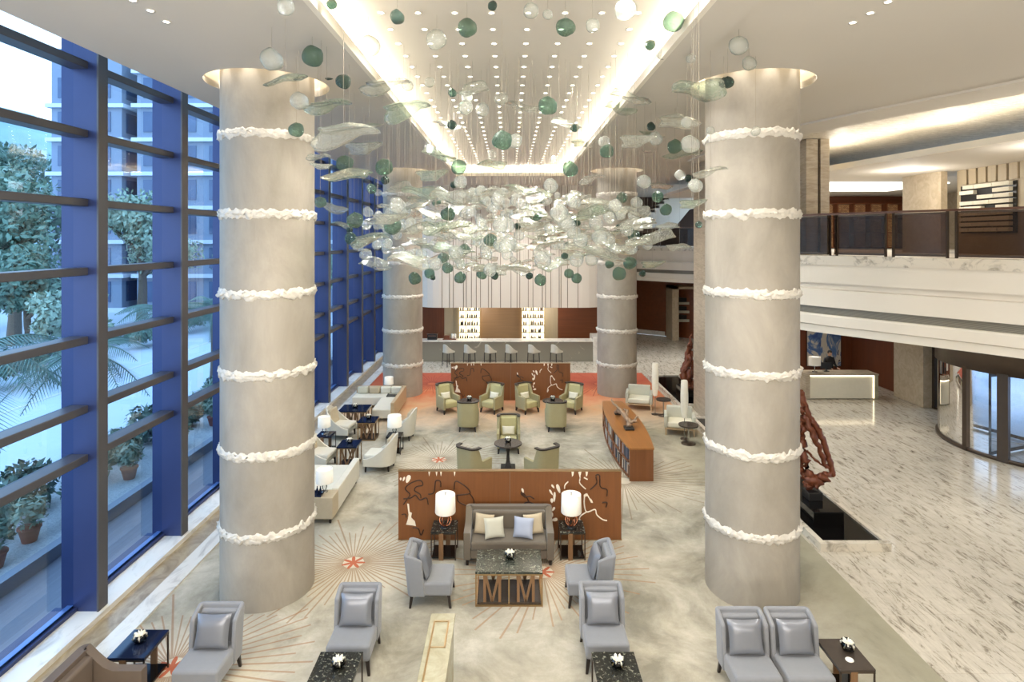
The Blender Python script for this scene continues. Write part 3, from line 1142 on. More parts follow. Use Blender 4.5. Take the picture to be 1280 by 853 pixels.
def pillow(label, mat, parent_loc, rz, off, size=(.50, .46, .18), lean=-.28, group=None, twist=0.0):
    """a cushion leaning on a back; OFF is in the frame of the seat (x, y, z)"""
    key = (mat, size)
    if key not in PIL:
        o = pillow_mesh(*size, 'pillow', mat)
        PIL[key] = o
    else:
        o = PIL[key].copy()
        COL.objects.link(o)
    tag(o, label, 'pillow', group)
    c, s = math.cos(rz), math.sin(rz)
    o.location = (parent_loc[0] + off[0] * c - off[1] * s, parent_loc[1] + off[0] * s + off[1] * c, off[2])
    o.rotation_euler = (Matrix.Rotation(rz + twist, 3, 'Z') @ Matrix.Rotation(lean, 3, 'X')).to_euler()
    return o


def legs(t, pts, z, mat, s0=.018, s1=.028, splay=.03):
    for x, y in pts:
        sx = splay * (1 if x > 0 else -1)
        sy = splay * (1 if y > 0 else -1)
        MB().taper((x + sx, y + sy, 0), s0, (x, y, z), s1).build('leg', mat, t)


def slipper_chair(label, loc, rz, group=None):
    t = empty('slipper_chair', label, 'chair', loc, rz, group)
    st_ = MB().box(-.32, .32, -.36, .30, .20, .43).build('seat', 'fabric_grey', t, bevel=.04, seg=3)
    MB().tube([(-.318, -.352, .262), (.318, -.352, .262)], .006, 6).build('piping', 'fabric_grey', st_)
    m = MB()
    m.ushell(.68, .30, .07, .065, .20, lambda y: .90 - .10 * (1 - y) ** 2)
    m.v = [(x, y + .24 + max(0, z - .4) * .16, z) for x, y, z in m.v]
    m.build('back_shell', 'fabric_grey', t, bevel=.02)
    m = MB().cbox((0, .30, .62), (.54, .10, .44))
    m.v = [(x, y + max(0, z - .4) * .16, z) for x, y, z in m.v]
    m.build('backrest', 'fabric_grey', t, bevel=.03, seg=3)
    legs(t, [(-.28, -.31), (.28, -.31), (-.28, .32), (.28, .32)], .21, 'leg_dark')
    return t


def sofa(label, loc, rz, w=1.75, d=.8, mat='fabric_taupe', seatmat=None, back=.86, arm=.64, cat='sofa'):
    t = empty('sofa', label, cat, loc, rz)
    def h(y):
        return back if y > .86 else (arm + .0 * y + (back - arm) * max(0, (y - .45) / .41) ** 1.6)
    m = MB()
    m.ushell(w, d, .1, .13, .12, h)
    m.build('frame', mat, t, bevel=.025)
    MB().box(-w / 2 + .13, w / 2 - .13, -d / 2 + .02, d / 2 - .13, .13, .30).build('base', mat, t, bevel=.02)
    MB().box(-w / 2 + .135, w / 2 - .135, -d / 2 - .01, d / 2 - .2, .30, .46).build('seat_cushion', seatmat or mat, t, bevel=.045, seg=3)
    m = MB().box(-w / 2 + .135, w / 2 - .135, d / 2 - .24, d / 2 - .11, .44, back - .06)
    m.build('backrest', mat, t, bevel=.04, seg=3)
    legs(t, [(-w / 2 + .07, -d / 2 + .06), (w / 2 - .07, -d / 2 + .06), (-w / 2 + .07, d / 2 - .06), (w / 2 - .07, d / 2 - .06)], .13, 'leg_dark', .025, .03, 0)
    return t


def club_chair(label, loc, rz):
    t = empty('club_chair', label, 'armchair', loc, rz)
    w, d = .70, .72
    def h(y):
        if y > .74:
            return .96
        if y > .62:
            return .62 + .34 * (y - .62) / .12
        return .60 + .02 * y
    m = MB()
    m.ushell(w, d, .2, .085, .16, h, 10)
    m.v = [(x * (1 - .06 * max(0, .6 - z)), y + max(0, z - .6) * .12, z) for x, y, z in m.v]
    shl = m.build('shell', 'fabric_olive', t, bevel=.018)
    m = MB()
    m.ushell(w + .02, d, .21, .10, .96, lambda y: .992, 10)
    m.v = [(x, y + .06, z) for x, y, z in m.v]
    keep = []
    m2 = MB()
    for f, s in zip(m.f, m.sm):
        if all(m.v[i][1] > .1 for i in f):
            m2.add([m.v[i] for i in f], [tuple(range(len(f)))], True)
    m2.build('top_rail', 'leg_dark', shl)
    MB().box(-.255, .255, -.35, .22, .20, .42).build('seat_cushion', 'fabric_green', t, bevel=.05, seg=3)
    m = MB().box(-.25, .25, .17, .27, .40, .93)
    m.v = [(x, y + max(0, z - .45) * .12, z) for x, y, z in m.v]
    m.build('backrest', 'fabric_green', t, bevel=.045, seg=3)
    legs(t, [(-.28, -.30), (.28, -.30), (-.24, .28), (.24, .28)], .17, 'leg_dark', .02, .03, .02)
    return t


def barrel_chair(label, loc, rz):
    t = empty('barrel_chair', label, 'armchair', loc, rz)
    def h(y):
        return .36 + .62 * max(0.0, y) ** 1.9
    m = MB()
    m.ushell(.74, .78, .32, .05, .16, h, 12)
    m.v = [(x, y + max(0, z - .4) * .14, z) for x, y, z in m.v]
    m.build('shell', 'fabric_pale', t, bevel=.014)
    MB().box(-.30, .30, -.36, .24, .20, .34).build('base', 'fabric_sage', t, bevel=.03)
    MB().box(-.305, .305, -.40, .22, .33, .46).build('seat_cushion', 'fabric_pale', t, bevel=.045, seg=3)
    m = MB().box(-.27, .27, .16, .26, .44, .90)
    m.v = [(x, y + max(0, z - .45) * .2, z) for x, y, z in m.v]
    m.build('backrest', 'fabric_tan', t, bevel=.04, seg=3)
    legs(t, [(-.3, -.32), (.3, -.32), (-.22, .28), (.22, .28)], .18, 'leg_dark', .018, .026, .01)
    return t


def plank_table(label, loc, rz, w=.5, d=.58, h=.56, top='dark_granite'):
    t = empty('side_table', label, 'table', loc, rz)
    MB().box(-w / 2, w / 2, -d / 2, d / 2, h - .035, h).build('table_top', top, t, bevel=.004)
    MB().box(-w / 2 + .02, w / 2 - .02, -d / 2 + .02, d / 2 - .02, .03, .06).build('lower_shelf', 'black_gloss', t)
    MB().box(-.09, -.0, -d / 2 + .0, -d / 2 + .03, 0, h - .035).build('leg', 'leg_wood', t)
    MB().box(.0, .09, d / 2 - .03, d / 2, 0, h - .035).build('leg', 'leg_wood', t)
    for x in (-w / 2 + .012, w / 2 - .012):
        for y in (-d / 2 + .012, d / 2 - .012):
            MB().box(x - .01, x + .01, y - .01, y + .01, 0, h - .035).build('leg', 'bronze', t)
    m = MB()
    for y in (-d / 2 + .012, d / 2 - .012):
        m.box(-w / 2, w / 2, y - .01, y + .01, h - .055, h - .036)
    for x in (-w / 2 + .012, w / 2 - .012):
        m.box(x - .008, x + .008, -d / 2 + .02, d / 2 - .02, h - .054, h - .037)
    m.build('frame', 'bronze', t)
    return t


def bar2(m, a, b, s, y0, y1):
    """flat bar in the XZ plane from a to b, half width s, between depths y0 and y1"""
    d = Vector((b[0] - a[0], b[1] - a[1])).normalized()
    n = (-d.y * s, d.x * s)
    q = [(a[0] + n[0], a[1] + n[1]), (a[0] - n[0], a[1] - n[1]), (b[0] - n[0], b[1] - n[1]), (b[0] + n[0], b[1] + n[1])]
    vs = [(x, y0, z) for x, z in q] + [(x, y1, z) for x, z in q]
    m.add(vs, [(0, 1, 2, 3), (7, 6, 5, 4), (0, 4, 5, 1), (1, 5, 6, 2), (2, 6, 7, 3), (3, 7, 4, 0)])


def lattice_table(label, loc, rz, w=1.16, d=.74, h=.6, top='green_granite', mets=2, cat='table', name='coffee_table'):
    t = empty(name, label, cat, loc, rz)
    MB().box(-w / 2, w / 2, -d / 2, d / 2, h - .04, h).build('table_top', top, t, bevel=.004)
    m = MB()
    e = .012
    for y in (-d / 2 + e, d / 2 - e):
        m.box(-w / 2, w / 2, y - e, y + e, h - .065, h - .041)
    for x in (-w / 2 + e, w / 2 - e):
        m.box(x - e, x + e, -d / 2 + .025, d / 2 - .025, h - .065, h - .041)
    m.build('top_frame', 'brass', t)
    m = MB()
    for y in (-d / 2 + e, d / 2 - e):
        m.box(-w / 2, w / 2, y - e, y + e, 0, .03)
    for x in (-w / 2 + e, w / 2 - e):
        m.box(x - e, x + e, -d / 2 + .025, d / 2 - .025, 0, .03)
    m.build('base_frame', 'brass', t)
    for x in (-w / 2 + e, w / 2 - e):
        for y in (-d / 2 + e, d / 2 - e):
            MB().box(x - e, x + e, y - e, y + e, .03, h - .065).build('leg', 'brass', t)
    MB().box(-w / 2 + .03, w / 2 - .03, -d / 2 + .03, d / 2 - .03, .03, .06).build('lower_shelf', 'table_dark', t)
    for y in (-d / 2 + .03, d / 2 - .055):
        for k in range(mets):
            cx = -w / 2 + w * (k + .5) / mets
            s = .13 if mets > 1 else .17
            m = MB()
            z0, z1 = .06, h - .066
            bar2(m, (cx - s, z0), (cx - s, z1), .024, y, y + .025)
            bar2(m, (cx + s, z0), (cx + s, z1), .024, y, y + .025)
            bar2(m, (cx - s * .9, z1), (cx, z0), .02, y + .002, y + .023)
            bar2(m, (cx + s * .9, z1), (cx, z0), .02, y + .002, y + .023)
            m.build('lattice', 'leg_wood', t)
    if mets > 1:
        m = MB()
        for y in (-d / 2 + e, d / 2 - e):
            m.box(-e, e, y - e, y + e, .03, h - .065)
        m.build('middle_post', 'brass', t)
    return t


def round_table(label, loc, r=.385, h=.72):
    t = empty('round_table', label, 'table', loc)
    MB().lathe([(r - .03, h - .045), (r, h - .03), (r, h - .006), (r - .008, h)], 48).build('table_top', 'table_dark', t)
    MB().lathe([(.13, .07), (.07, .2), (.05, .45), (.09, h - .045)], 4, smooth=False).build('pedestal', 'black_matt', t, rot=(0, 0, PI / 4))
    MB().box(-.2, .2, -.2, .2, 0, .07).build('base', 'black_matt', t, bevel=.01)
    return t


def stem_table(label, loc, r=.27, h=.6):
    t = empty('pedestal_table', label, 'table', loc)
    MB().lathe([(r, h - .04), (r, h)], 40).build('table_top', 'table_dark', t)
    MB().cyl((0, 0, 0), .022, .03, h - .04, 12).build('stem', 'chrome', t)
    MB().lathe([(r * .72, 0), (r * .72, .02), (.05, .035)], 32).build('base', 'bronze', t)
    return t


def ring_lamp(label, loc, rz=0):
    t = empty('table_lamp', label, 'lamp', loc, rz)
    MB().lathe([(.09, 0), (.09, .02), (.02, .03)], 24).build('base', 'black_matt', t)
    for k, a in enumerate((0, 60, 120)):
        M = Matrix.Translation((0, 0, .15)) @ Matrix.Rotation(R(a), 4, 'Z') @ Matrix.Rotation(R(18 * (k - 1)), 4, 'X')
        pts = [M @ Vector((.115 * math.cos(2 * PI * i / 24), 0, .115 * math.sin(2 * PI * i / 24))) for i in range(24)]
        MB().tube(pts, .011, 8, closed=True).build('ring', 'copper', t)
    MB().cyl((0, 0, 0), .01, .26, .36, 10).build('neck', 'copper', t)
    MB().lathe([(.2, .30), (.205, .31), (.195, .66), (.185, .665), (.18, .66), (.19, .31), (.2, .30)], 40, caps=False).build('lamp_shade', 'lamp_shade', t)
    sh = t.children[-1] if t.children else t
    sh = [c for c in SC.objects if c.parent == t and c.name.startswith('lamp_shade')][0]
    MB().lathe([(.186, .64), (.02, .642)], 32).build('shade_top', 'lamp_shade', sh)
    MB().lathe([(.012, .642), (.012, .68), (.02, .69), (.0, .70)], 12).build('finial', 'chrome', sh)
    return t


def flower_vase(label, loc, k=0):
    t = empty('glass_vase', label, 'vase', loc)
    MB().lathe([(.02, 0), (.075, .015), (.095, .07), (.085, .13), (.08, .13), (.088, .07), (.07, .02), (.0, .01)], 24, caps=False).build('bowl', 'clear_glass', t)
    m = MB()
    rg = random.Random(11 + k)
    for i in range(11):
        a = i * 2.4
        e = .3 + .9 * (i / 11)
        M = Matrix.Translation((.012 * math.cos(a), .012 * math.sin(a), .065)) @ Matrix.Rotation(a, 4, 'Z') @ Matrix.Rotation(e, 4, 'Y')
        m.ball((0, 0, .045), .056, 8, (.6, .25, 1), M)
    m.build('flower', 'flower_white', t)
    m = MB()
    for i in range(4):
        a = i * 1.57 + .5
        M = Matrix.Translation((.02 * math.cos(a), .02 * math.sin(a), .045)) @ Matrix.Rotation(a, 4, 'Z') @ Matrix.Rotation(1.25, 4, 'Y')
        m.ball((0, 0, .04), .045, 8, (.5, .12, 1), M)
    m.build('leaves', 'leaf_gold', t)
    return t


def wood_armchair(label, loc, rz):
    t = empty('lounge_armchair', label, 'armchair', loc, rz)
    w, d = .98, .8
    MB().box(-w / 2 + .1, w / 2 - .1, -d / 2, d / 2 - .12, .26, .43).build('seat_cushion', 'fabric_cream', t, bevel=.04, seg=3)
    m = MB().box(-w / 2 + .08, w / 2 - .08, d / 2 - .18, d / 2 - .02, .26, .80)
    m.build('backrest', 'fabric_sage', t, bevel=.04, seg=3)
    for s in (-1, 1):
        MB().box(min(s * w / 2, s * (w / 2 - .1)), max(s * w / 2, s * (w / 2 - .1)), -d / 2 + .02, d / 2 - .04, .24, .62).build('arm', 'fabric_sage', t, bevel=.03, seg=3)
    MB().box(-w / 2 + .02, w / 2 - .02, -d / 2 + .03, d / 2 - .04, .19, .25).build('frame', 'cream_wood', t, bevel=.01)
    legs(t, [(-w / 2 + .06, -d / 2 + .07), (w / 2 - .06, -d / 2 + .07), (-w / 2 + .06, d / 2 - .08), (w / 2 - .06, d / 2 - .08)], .2, 'cream_wood', .022, .028, .01)
    return t


def bar_stool(label, loc, rz):
    t = empty('bar_stool', label, 'stool', loc, rz)
    m = MB()
    m.ushell(.5, .48, .2, .05, .68, lambda y: .76 + .34 * max(0, y) ** 1.5, 8)
    m.build('backrest', 'fabric_sage', t, bevel=.014)
    MB().box(-.21, .21, -.24, .2, .66, .77).build('seat', 'fabric_sage', t, bevel=.035, seg=3)
    for x in (-.2, .2):
        for y in (-.19, .19):
            MB().taper((x * 1.1, y * 1.1, 0), .012, (x, y, .67), .016).build('leg', 'leg_dark', t)
    m = MB()
    m.box(-.215, .215, -.215, -.195, .24, .26).box(-.215, .215, .195, .215, .24, .26).box(-.215, -.195, -.2, .2, .24, .26).box(.195, .215, -.2, .2, .24, .26)
    m.build('footrest', 'bronze', t)
    return t


# inlay artwork on the wood screens, in screen coordinates (metres from the centre, metres up)
def screen(label, loc, w=4.68, h=1.45):
    t = empty('wood_screen', label, 'screen', loc)
    MB().box(-w / 2, w / 2, -.05, .05, .02, h).build('panel', 'screen_wood', t, bevel=.006)
    m = MB().box(-w / 2 - .012, w / 2 + .012, -.058, .058, h, h + .012)
    m.box(-w / 2 - .012, w / 2 + .012, -.04, .04, 0, .02)
    m.build('edge_trim', 'brass', t)
    MB().box(-.004, .004, -.0525, -.05, .02, h).build('joint', 'seam_dark', t)
    def P(u, v):     # u, v: pixels of a 1280x499 study of the panel
        return ((u - 638) / 1212 * w, h * (440 - v) / 372)
    def curve(pts, r):
        q = [P(*p) for p in pts]
        q = smooth_path(q, 5)
        return [(x, -.052, z) for x, z in q]
    dark = [[(60, 245), (80, 215), (95, 190), (70, 160), (100, 130), (150, 115), (165, 140), (130, 150), (120, 170), (150, 190), (155, 210)],
            [(60, 215), (100, 210), (125, 195), (150, 220), (185, 210), (195, 245)],
            [(195, 190), (225, 180), (235, 120), (260, 120), (262, 150)],
            [(335, 165), (345, 120), (400, 150), (420, 185), (350, 195)],
            [(420, 185), (440, 215), (445, 250)], [(350, 195), (360, 230), (400, 250)],
            [(110, 370), (140, 375), (155, 410), (170, 380)], [(50, 300), (70, 298), (75, 315)],
            [(1075, 165), (1110, 130), (1105, 90), (1125, 90), (1130, 150), (1165, 165), (1165, 200)],
            [(1140, 235), (1165, 235), (1160, 260)],
            [(700, 185), (720, 205), (745, 200), (770, 215)], [(715, 240), (740, 232), (775, 245)], [(730, 205), (742, 232)]]
    for c in dark:
        MB().tube(curve(c, .0), .014, 6).build('branch_inlay', 'inlay_dark', t)
    def leafshape(m, c, L, W, ang, y=-.0535):
        n = 10
        q = []
        x0, z0 = P(*c)
        for i in range(n):
            a = 2 * PI * i / n
            u, v = L * math.cos(a), W * math.sin(a) * (1 + .3 * math.cos(a))
            q.append((x0 + u * math.cos(ang) - v * math.sin(ang), z0 + u * math.sin(ang) + v * math.cos(ang)))
        vs = [(x, y, z) for x, z in q] + [(x, -.049, z) for x, z in q]
        m.add(vs, [tuple(range(n))] + [(i, n + i, n + (i + 1) % n, (i + 1) % n) for i in range(n)])
    def poly(m, pts, y=-.0535):
        q = [P(*p) for p in pts]
        n = len(q)
        vs = [(x, y, z) for x, z in q] + [(x, -.049, z) for x, z in q]
        m.add(vs, [tuple(range(n)), ] + [(i, n + i, n + (i + 1) % n, (i + 1) % n) for i in range(n)])
    m = MB()
    for c, L, W, a in (((85, 108), .09, .045, 1.2), ((62, 108), .05, .02, 1.2), ((45, 108), .03, .02, 1.5)):
        q = MB()
        leafshape(q, c, L, W, a)
        q.build('blossom_inlay', 'inlay_white', t)
    poly(m, [(80, 240), (90, 242), (94, 285), (106, 290), (102, 315), (122, 335), (128, 362), (112, 358), (74, 354), (84, 325), (88, 300)])
    m.build('blossom_inlay', 'inlay_white', t)
    m = MB()
    for x in (200, 240, 264, 338):
        m = MB()
        poly(m, [(x - 5, 66), (x + 5, 66), (x + 3, 80), (x, 94), (x - 3, 82)])
        m.build('notch_inlay', 'inlay_white', t)
    for x in (980, 1020, 1056):
        m = MB()
        poly(m, [(x - 7, 66), (x + 7, 66), (x + 3, 88), (x - 4, 96)])
        m.build('notch_inlay', 'inlay_white', t)
    for c, L, W, a in (((902, 160), .10, .035, 1.9), ((880, 205), .11, .025, 1.5), ((862, 180), .07, .02, 2.1), ((872, 148), .05, .02, 2.2), ((866, 225), .05, .03, 1.6), ((882, 327), .06, .035, .2), ((875, 270), .05, .025, 1.0), ((1015, 342), .07, .03, 1.3), ((1050, 195), .05, .03, .5), ((1080, 225), .06, .02, 2.2), ((868, 300), .05, .02, 1.7)):
        m = MB()
        leafshape(m, c, L, W, a)
        m.build('petal_inlay', 'inlay_white', t)
    for c in ([(935, 160), (938, 140), (955, 122)], [(1012, 70), (1020, 100), (1018, 130), (1050, 162)], [(1045, 190), (1042, 240), (1055, 285), (1100, 272), (1110, 300), (1140, 325), (1165, 332)], [(1055, 285), (1020, 310), (1012, 345)], [(1040, 100), (1060, 110)], [(1060, 195), (1082, 235)]):
        MB().tube(curve(c, 0), .014, 6).build('coral_inlay', 'inlay_white', t)
    m = MB()
    leafshape(m, (708, 170), .05, .022, 1.9)
    m.build('bird_inlay', 'inlay_white', t)
    m = MB()
    leafshape(m, (712, 192), .075, .035, 2.5, -.0532)
    m.build('bird_body_inlay', 'inlay_dark', t)
    return t
# ------------------------------------------------------------------ placing the lounge
def lean_pillow(label, mat, loc, rz, off, **k):
    return pillow(label, mat, loc, rz, off, **k)


# near row of slipper chairs
chairs = [
    ((-4.30, 8.42), 0.0, 'grey slipper chair beside the blue topped table, by the brown sofa'),
    ((-2.35, 8.92), 0.0, 'grey slipper chair behind the dark granite table, window side of the console'),
    ((1.43, 8.96), 0.0, 'grey slipper chair behind the dark granite table, lobby side of the console'),
    ((3.36, 8.30), 0.0, 'grey slipper chair of the close pair, the one farther from the dark side table'),
    ((4.07, 8.30), 0.0, 'grey slipper chair of the close pair, the one touching the dark side table'),
    ((-1.36, 10.46), face(1, 0), 'grey slipper chair beside the marble coffee table, window side, turned to the sofa group'),
    ((1.36, 10.46), face(-1, 0), 'grey slipper chair beside the marble coffee table, lobby side, turned to the sofa group'),
]
c0 = None
plabels = ['on the slipper chair by the blue topped table', 'on the slipper chair on the window side of the console', 'on the slipper chair on the lobby side of the console',
           'on the paired slipper chair farther from the side table', 'on the paired slipper chair touching the side table',
           'on the slipper chair turned to the coffee table from the window side', 'on the slipper chair turned to the coffee table from the lobby side']
for (p, rz, lab), pl in zip(chairs, plabels):
    if c0 is None:
        c0 = slipper_chair(lab, (p[0], p[1], 0), rz, 'grey slipper chairs')
    else:
        dup(c0, lab, (p[0], p[1], 0), rz)
    pillow('satin pillow ' + pl, 'satin_grey', p, rz, (0, .08, .432), group='satin pillows')

# central sofa group
SL = (-.02, 11.84)
sofa('taupe two seat sofa with four scatter cushions, in front of the near wood screen', (SL[0], SL[1], 0), 0)
for x, tw, mt, lab in ((-.51, -.28, 'fabric_tan', 'beige cushion at the window end of the taupe sofa'), (-.27, .25, 'fabric_sage', 'pale grey green cushion, second from the window end of the taupe sofa'),
                       (.27, -.25, 'fabric_blue', 'pale blue cushion on the taupe sofa, beside the beige one at its lobby end'), (.51, .28, 'fabric_tan', 'beige cushion at the lobby end of the taupe sofa')):
    pillow(lab, mt, SL, 0, (x, -.27 if abs(x) < .4 else -.12, .48), (.40, .38, .14), -.35, 'sofa cushions', tw)
lattice_table('marble topped coffee table with brass frame and M shaped wood lattice', (-.015, 10.56, 0), 0, 1.16, .75, .6)
flower_vase('small glass bowl with white flower on the marble coffee table', (.0, 10.62, .6))
screen('long carved wood screen behind the taupe sofa, the nearer of the two', (0, 12.47, 0))
plank_table('dark square side table under a white lamp, window end of the taupe sofa', (-1.31, 11.9, 0), 0, .5, .5, .56, 'dark_granite')
plank_table('dark square side table under a white lamp, lobby end of the taupe sofa', (1.24, 11.9, 0), 0, .5, .5, .56, 'dark_granite')
lp = ring_lamp('white drum lamp on copper rings, window end of the taupe sofa', (-1.29, 11.85, .56))
dup(lp, 'white drum lamp on copper rings, lobby end of the taupe sofa', (1.23, 11.85, .56))

# foreground pieces
t = empty('console_cabinet', 'long cream stone topped console with brass inlay lines', 'console', (-.958, 6.9, 0))
MB().box(-.15, .15, -1.7, 1.6, 0, .90).build('body', 'cream_stone', t, bevel=.006)
MB().box(-.175, .175, -1.72, 1.62, .90, .94).build('top', 'cream_stone', t, bevel=.004)
m = MB()
zt, zz = .938, .946
m.box(-.115, -.09, -1.6, 1.45, zt, zz).box(-.09, .10, 1.425, 1.45, zt, zz).box(.085, .11, .9, 1.45, zt, zz).box(-.09, .10, .9, .92, zt, zz)
m.box(.02, .045, -1.6, .22, zt, zz).box(.045, .125, .2, .22, zt, zz).box(.10, .125, -.9, .22, zt, zz)
m.build('inlay_line', 'brass', t)
plank_table('dark granite table in front of the slipper chair on the window side of the console', (-2.37, 8.02, 0), 0, .6, .68, .5)
plank_table('dark granite table in front of the slipper chair on the lobby side of the console', (1.45, 8.02, 0), 0, .6, .68, .5)
flower_vase('glass bowl with pale leaf on the granite table on the window side of the console', (-2.33, 8.05, .5), 1)
flower_vase('glass bowl with white flower on the granite table on the lobby side of the console', (1.47, 8.06, .5), 2)
plank_table('dark brown side table beside the close pair of slipper chairs', (4.67, 8.25, 0), 0, .48, .62, .55, 'table_dark')
flower_vase('glass bowl with white flower on the table beside the close pair of chairs', (4.75, 8.32, .55), 3)
o = MB().lathe([(.05, 0), (.055, .006), (.05, .012)], 20).build('coaster', 'white_ceramic', loc=(4.66, 8.12, .55))
tag(o, 'round white coaster on the dark brown side table', 'coaster')
plank_table('side table with shiny blue reflecting top by the window strip', (-5.30, 8.46, 0), 0, .52, .60, .55, 'blue_lacquer')
flower_vase('glass bowl with white flower on the blue topped side table', (-5.3, 8.48, .55), 4)
s2 = sofa('brown leather sofa seen end on beside the blue topped table', (-5.3, 7.0, 0), face(1, 0), 1.9, .86, 'fabric_brown', 'fabric_tan', .9, .62)

# round table group behind the screen
round_table('round dark pedestal table ringed by three green armchairs', (-.05, 16.3, 0))
flower_vase('small white flower bowl on the round table behind the near screen', (-.05, 16.35, .72), 5)
gc = club_chair('green armchair facing the camera behind the round pedestal table', (-.04, 17.75, 0), 0)
G = lambda x, y, tx, ty, lab: dup(gc, lab, (x, y, 0), face(tx - x, ty - y))
G(-.95, 15.45, -.25, 16.5, 'green armchair seen from behind at the round table, window side')
G(.85, 15.45, .15, 16.5, 'green armchair seen from behind at the round table, lobby side')
pillow('cream lumbar pillow on the armchair behind the round table', 'fabric_cream', (-.04, 17.75), 0, (0, .07, .43), (.38, .26, .12), -.3, 'cream lumbar pillows')
for sx, side in ((-1.42, 'window side'), (1.5, 'lobby side')):
    plank = round_table('small dark round table among three green armchairs before the far screen, ' + side, (sx, 20.65, 0), .36, .7)
    flower_vase('white flower bowl on the small round table before the far screen, ' + side, (sx, 20.7, .7), 6 + int(sx > 0))
    G(sx - .88, 21.75, sx, 20.5, 'green armchair before the far screen, window side of the %s group' % side)
    G(sx + .78, 21.75, sx, 20.5, 'green armchair before the far screen, lobby side of the %s group' % side)
    G(sx + .03, 19.72, sx + .03, 21, 'green armchair seen squarely from behind, %s group before the far screen' % side)
    for ox, w_ in ((-.88, 'window'), (.78, 'lobby')):
        p = (sx + ox, 21.75)
        pillow('cream pillow on the %s side green armchair of the %s group' % (w_, side), 'fabric_cream', p, face(-ox, -1.25), (0, .07, .43), (.38, .26, .12), -.3, 'cream lumbar pillows')
sc2 = screen('long carved wood screen in front of the bar, the farther of the two', (.03, 23.25, 0))

# curved bookcase with books and driftwood sculpture
t = empty('low_bookcase', 'low boat shaped wooden bookcase with books along its side', 'bookcase', (3.44, 17.7, 0))
H = .87
L2 = 2.27
def halfw(y):
    return .31 + .17 * (1 - (y / L2) ** 2)
ys = [-L2 + 2 * L2 * i / 24 for i in range(25)]
top = [(-halfw(y) - .01, y) for y in ys] + [(halfw(y) + .01, y) for y in ys[::-1]]
MB().prism(top, H - .04, H).build('top', 'book_wood', t)
bod = [(-.02, y) for y in (-L2 + .05, L2 - .05)] + [(halfw(y) - .02, y) for y in ys[::-1]]
MB().prism(bod, .04, H - .04).build('body', 'book_wood_end', t)
for s in (-1, 1):
    MB().box(-.31, .31, s * (L2 - .05) - .02, s * (L2 - .05) + .045 * (1 if s > 0 else 1), 0, H - .04).build('end_panel', 'book_wood_end', t)
for z in (.04, .43):
    MB().prism([(-halfw(y) + .01, y) for y in ys[1:-1]] + [(-.02, ys[-2]), (-.02, ys[1])], z, z + .03).build('shelf', 'book_wood_end', t)
for y in (-1.35, -.45, .45, 1.35):
    MB().box(-halfw(y) + .02, -.02, y - .012, y + .012, .07, H - .04).build('divider', 'book_wood_end', t)
rg = random.Random(5)
proto = {}
bays = [(-2.15, -1.38), (-1.32, -.48), (-.42, .42), (.48, 1.32), (1.38, 2.1)]
bn = ['nearest', 'second', 'middle', 'fourth', 'farthest']
bcol = ['book_a', 'book_b', 'book_c', 'book_d', 'book_e', 'book_f']
bname = {'book_a': 'white', 'book_b': 'slate blue', 'book_c': 'tan', 'book_d': 'charcoal', 'book_e': 'pale blue', 'book_f': 'beige'}
for zi, z in enumerate((.07, .46)):
    for bi, (a, b) in enumerate(bays):
        y = a + .02
        while y < b - .05:
            th = rg.uniform(.03, .07)
            hh = rg.uniform(.24, .32)
            mt = rg.choice(bcol)
            key = mt
            if key not in proto:
                bm_ = MB().box(-.11, .11, 0, 1, 0, 1)
                bk = bm_.build('book', mt)
                m = MB().box(-.10, .105, .1, .9, .97, 1.004)
                m.build('page_block', 'book_a', bk)
                proto[key] = bk
                o = bk
            else:
                o = dup(proto[key])
            o.scale = (1, th, hh)
            o.location = (3.44 - halfw(y) + .16, 17.7 + y, z + .003)
            tag(o, '%s book on the %s shelf, %s bay of the low bookcase' % (bname[mt], ['lower', 'upper'][zi], bn[bi]), 'book', 'books in the %s bay of the %s shelf' % (bn[bi], ['lower', 'upper'][zi]))
            y += th + rg.uniform(.004, .03)
            if rg.random() < .12:
                y += .12
# driftwood sculpture lying on two black blocks
t = empty('driftwood_sculpture', 'twisted driftwood sculpture on black blocks on the low bookcase', 'sculpture', (3.42, 17.6, .873))
MB().box(-.13, .13, -.75, -.45, 0, .06).build('base', 'black_matt', t, bevel=.008)
MB().box(-.16, .02, .75, .95, 0, .06).build('base', 'black_matt', t, bevel=.008)
def limb(m, pts, r0, r1, seed=0, n=9, amp=.5):
    q = smooth_path([tuple(p) for p in [(p[0], p[1]) for p in pts]], 6)
    zz = smooth_path([(p[2], 0) for p in pts], 6)
    P3 = [(a[0], a[1], b[0]) for a, b in zip(q, zz)]
    k = len(P3)
    rs = [(r0 + (r1 - r0) * i / (k - 1)) * (1 + amp * noise.noise(Vector((i * .45 + seed * 7.3, seed, 0)))) for i in range(k)]
    P3 = [Vector(p) + Vector((noise.noise(Vector((i * .6, seed, 1))), noise.noise(Vector((i * .6, seed, 5))), noise.noise(Vector((i * .6, seed, 9))))) * r0 * .8 for i, p in enumerate(P3)]
    m.tube(P3, rs, n)
m = MB()
limb(m, [(0, -.6, .05), (.03, -.4, .16), (-.02, .0, .22), (-.1, .5, .2), (-.12, .85, .06)], .07, .05, 1)
limb(m, [(.02, -.45, .15), (.2, -.5, .2), (.28, -.35, .3)], .06, .03, 2)
limb(m, [(-.02, .0, .22), (-.12, .3, .34), (-.2, .75, .36), (-.24, 1.0, .42)], .05, .02, 3)
limb(m, [(-.02, -.2, .2), (.08, .05, .32), (.02, .3, .3)], .05, .03, 4)
m.build('driftwood', 'driftwood', t)

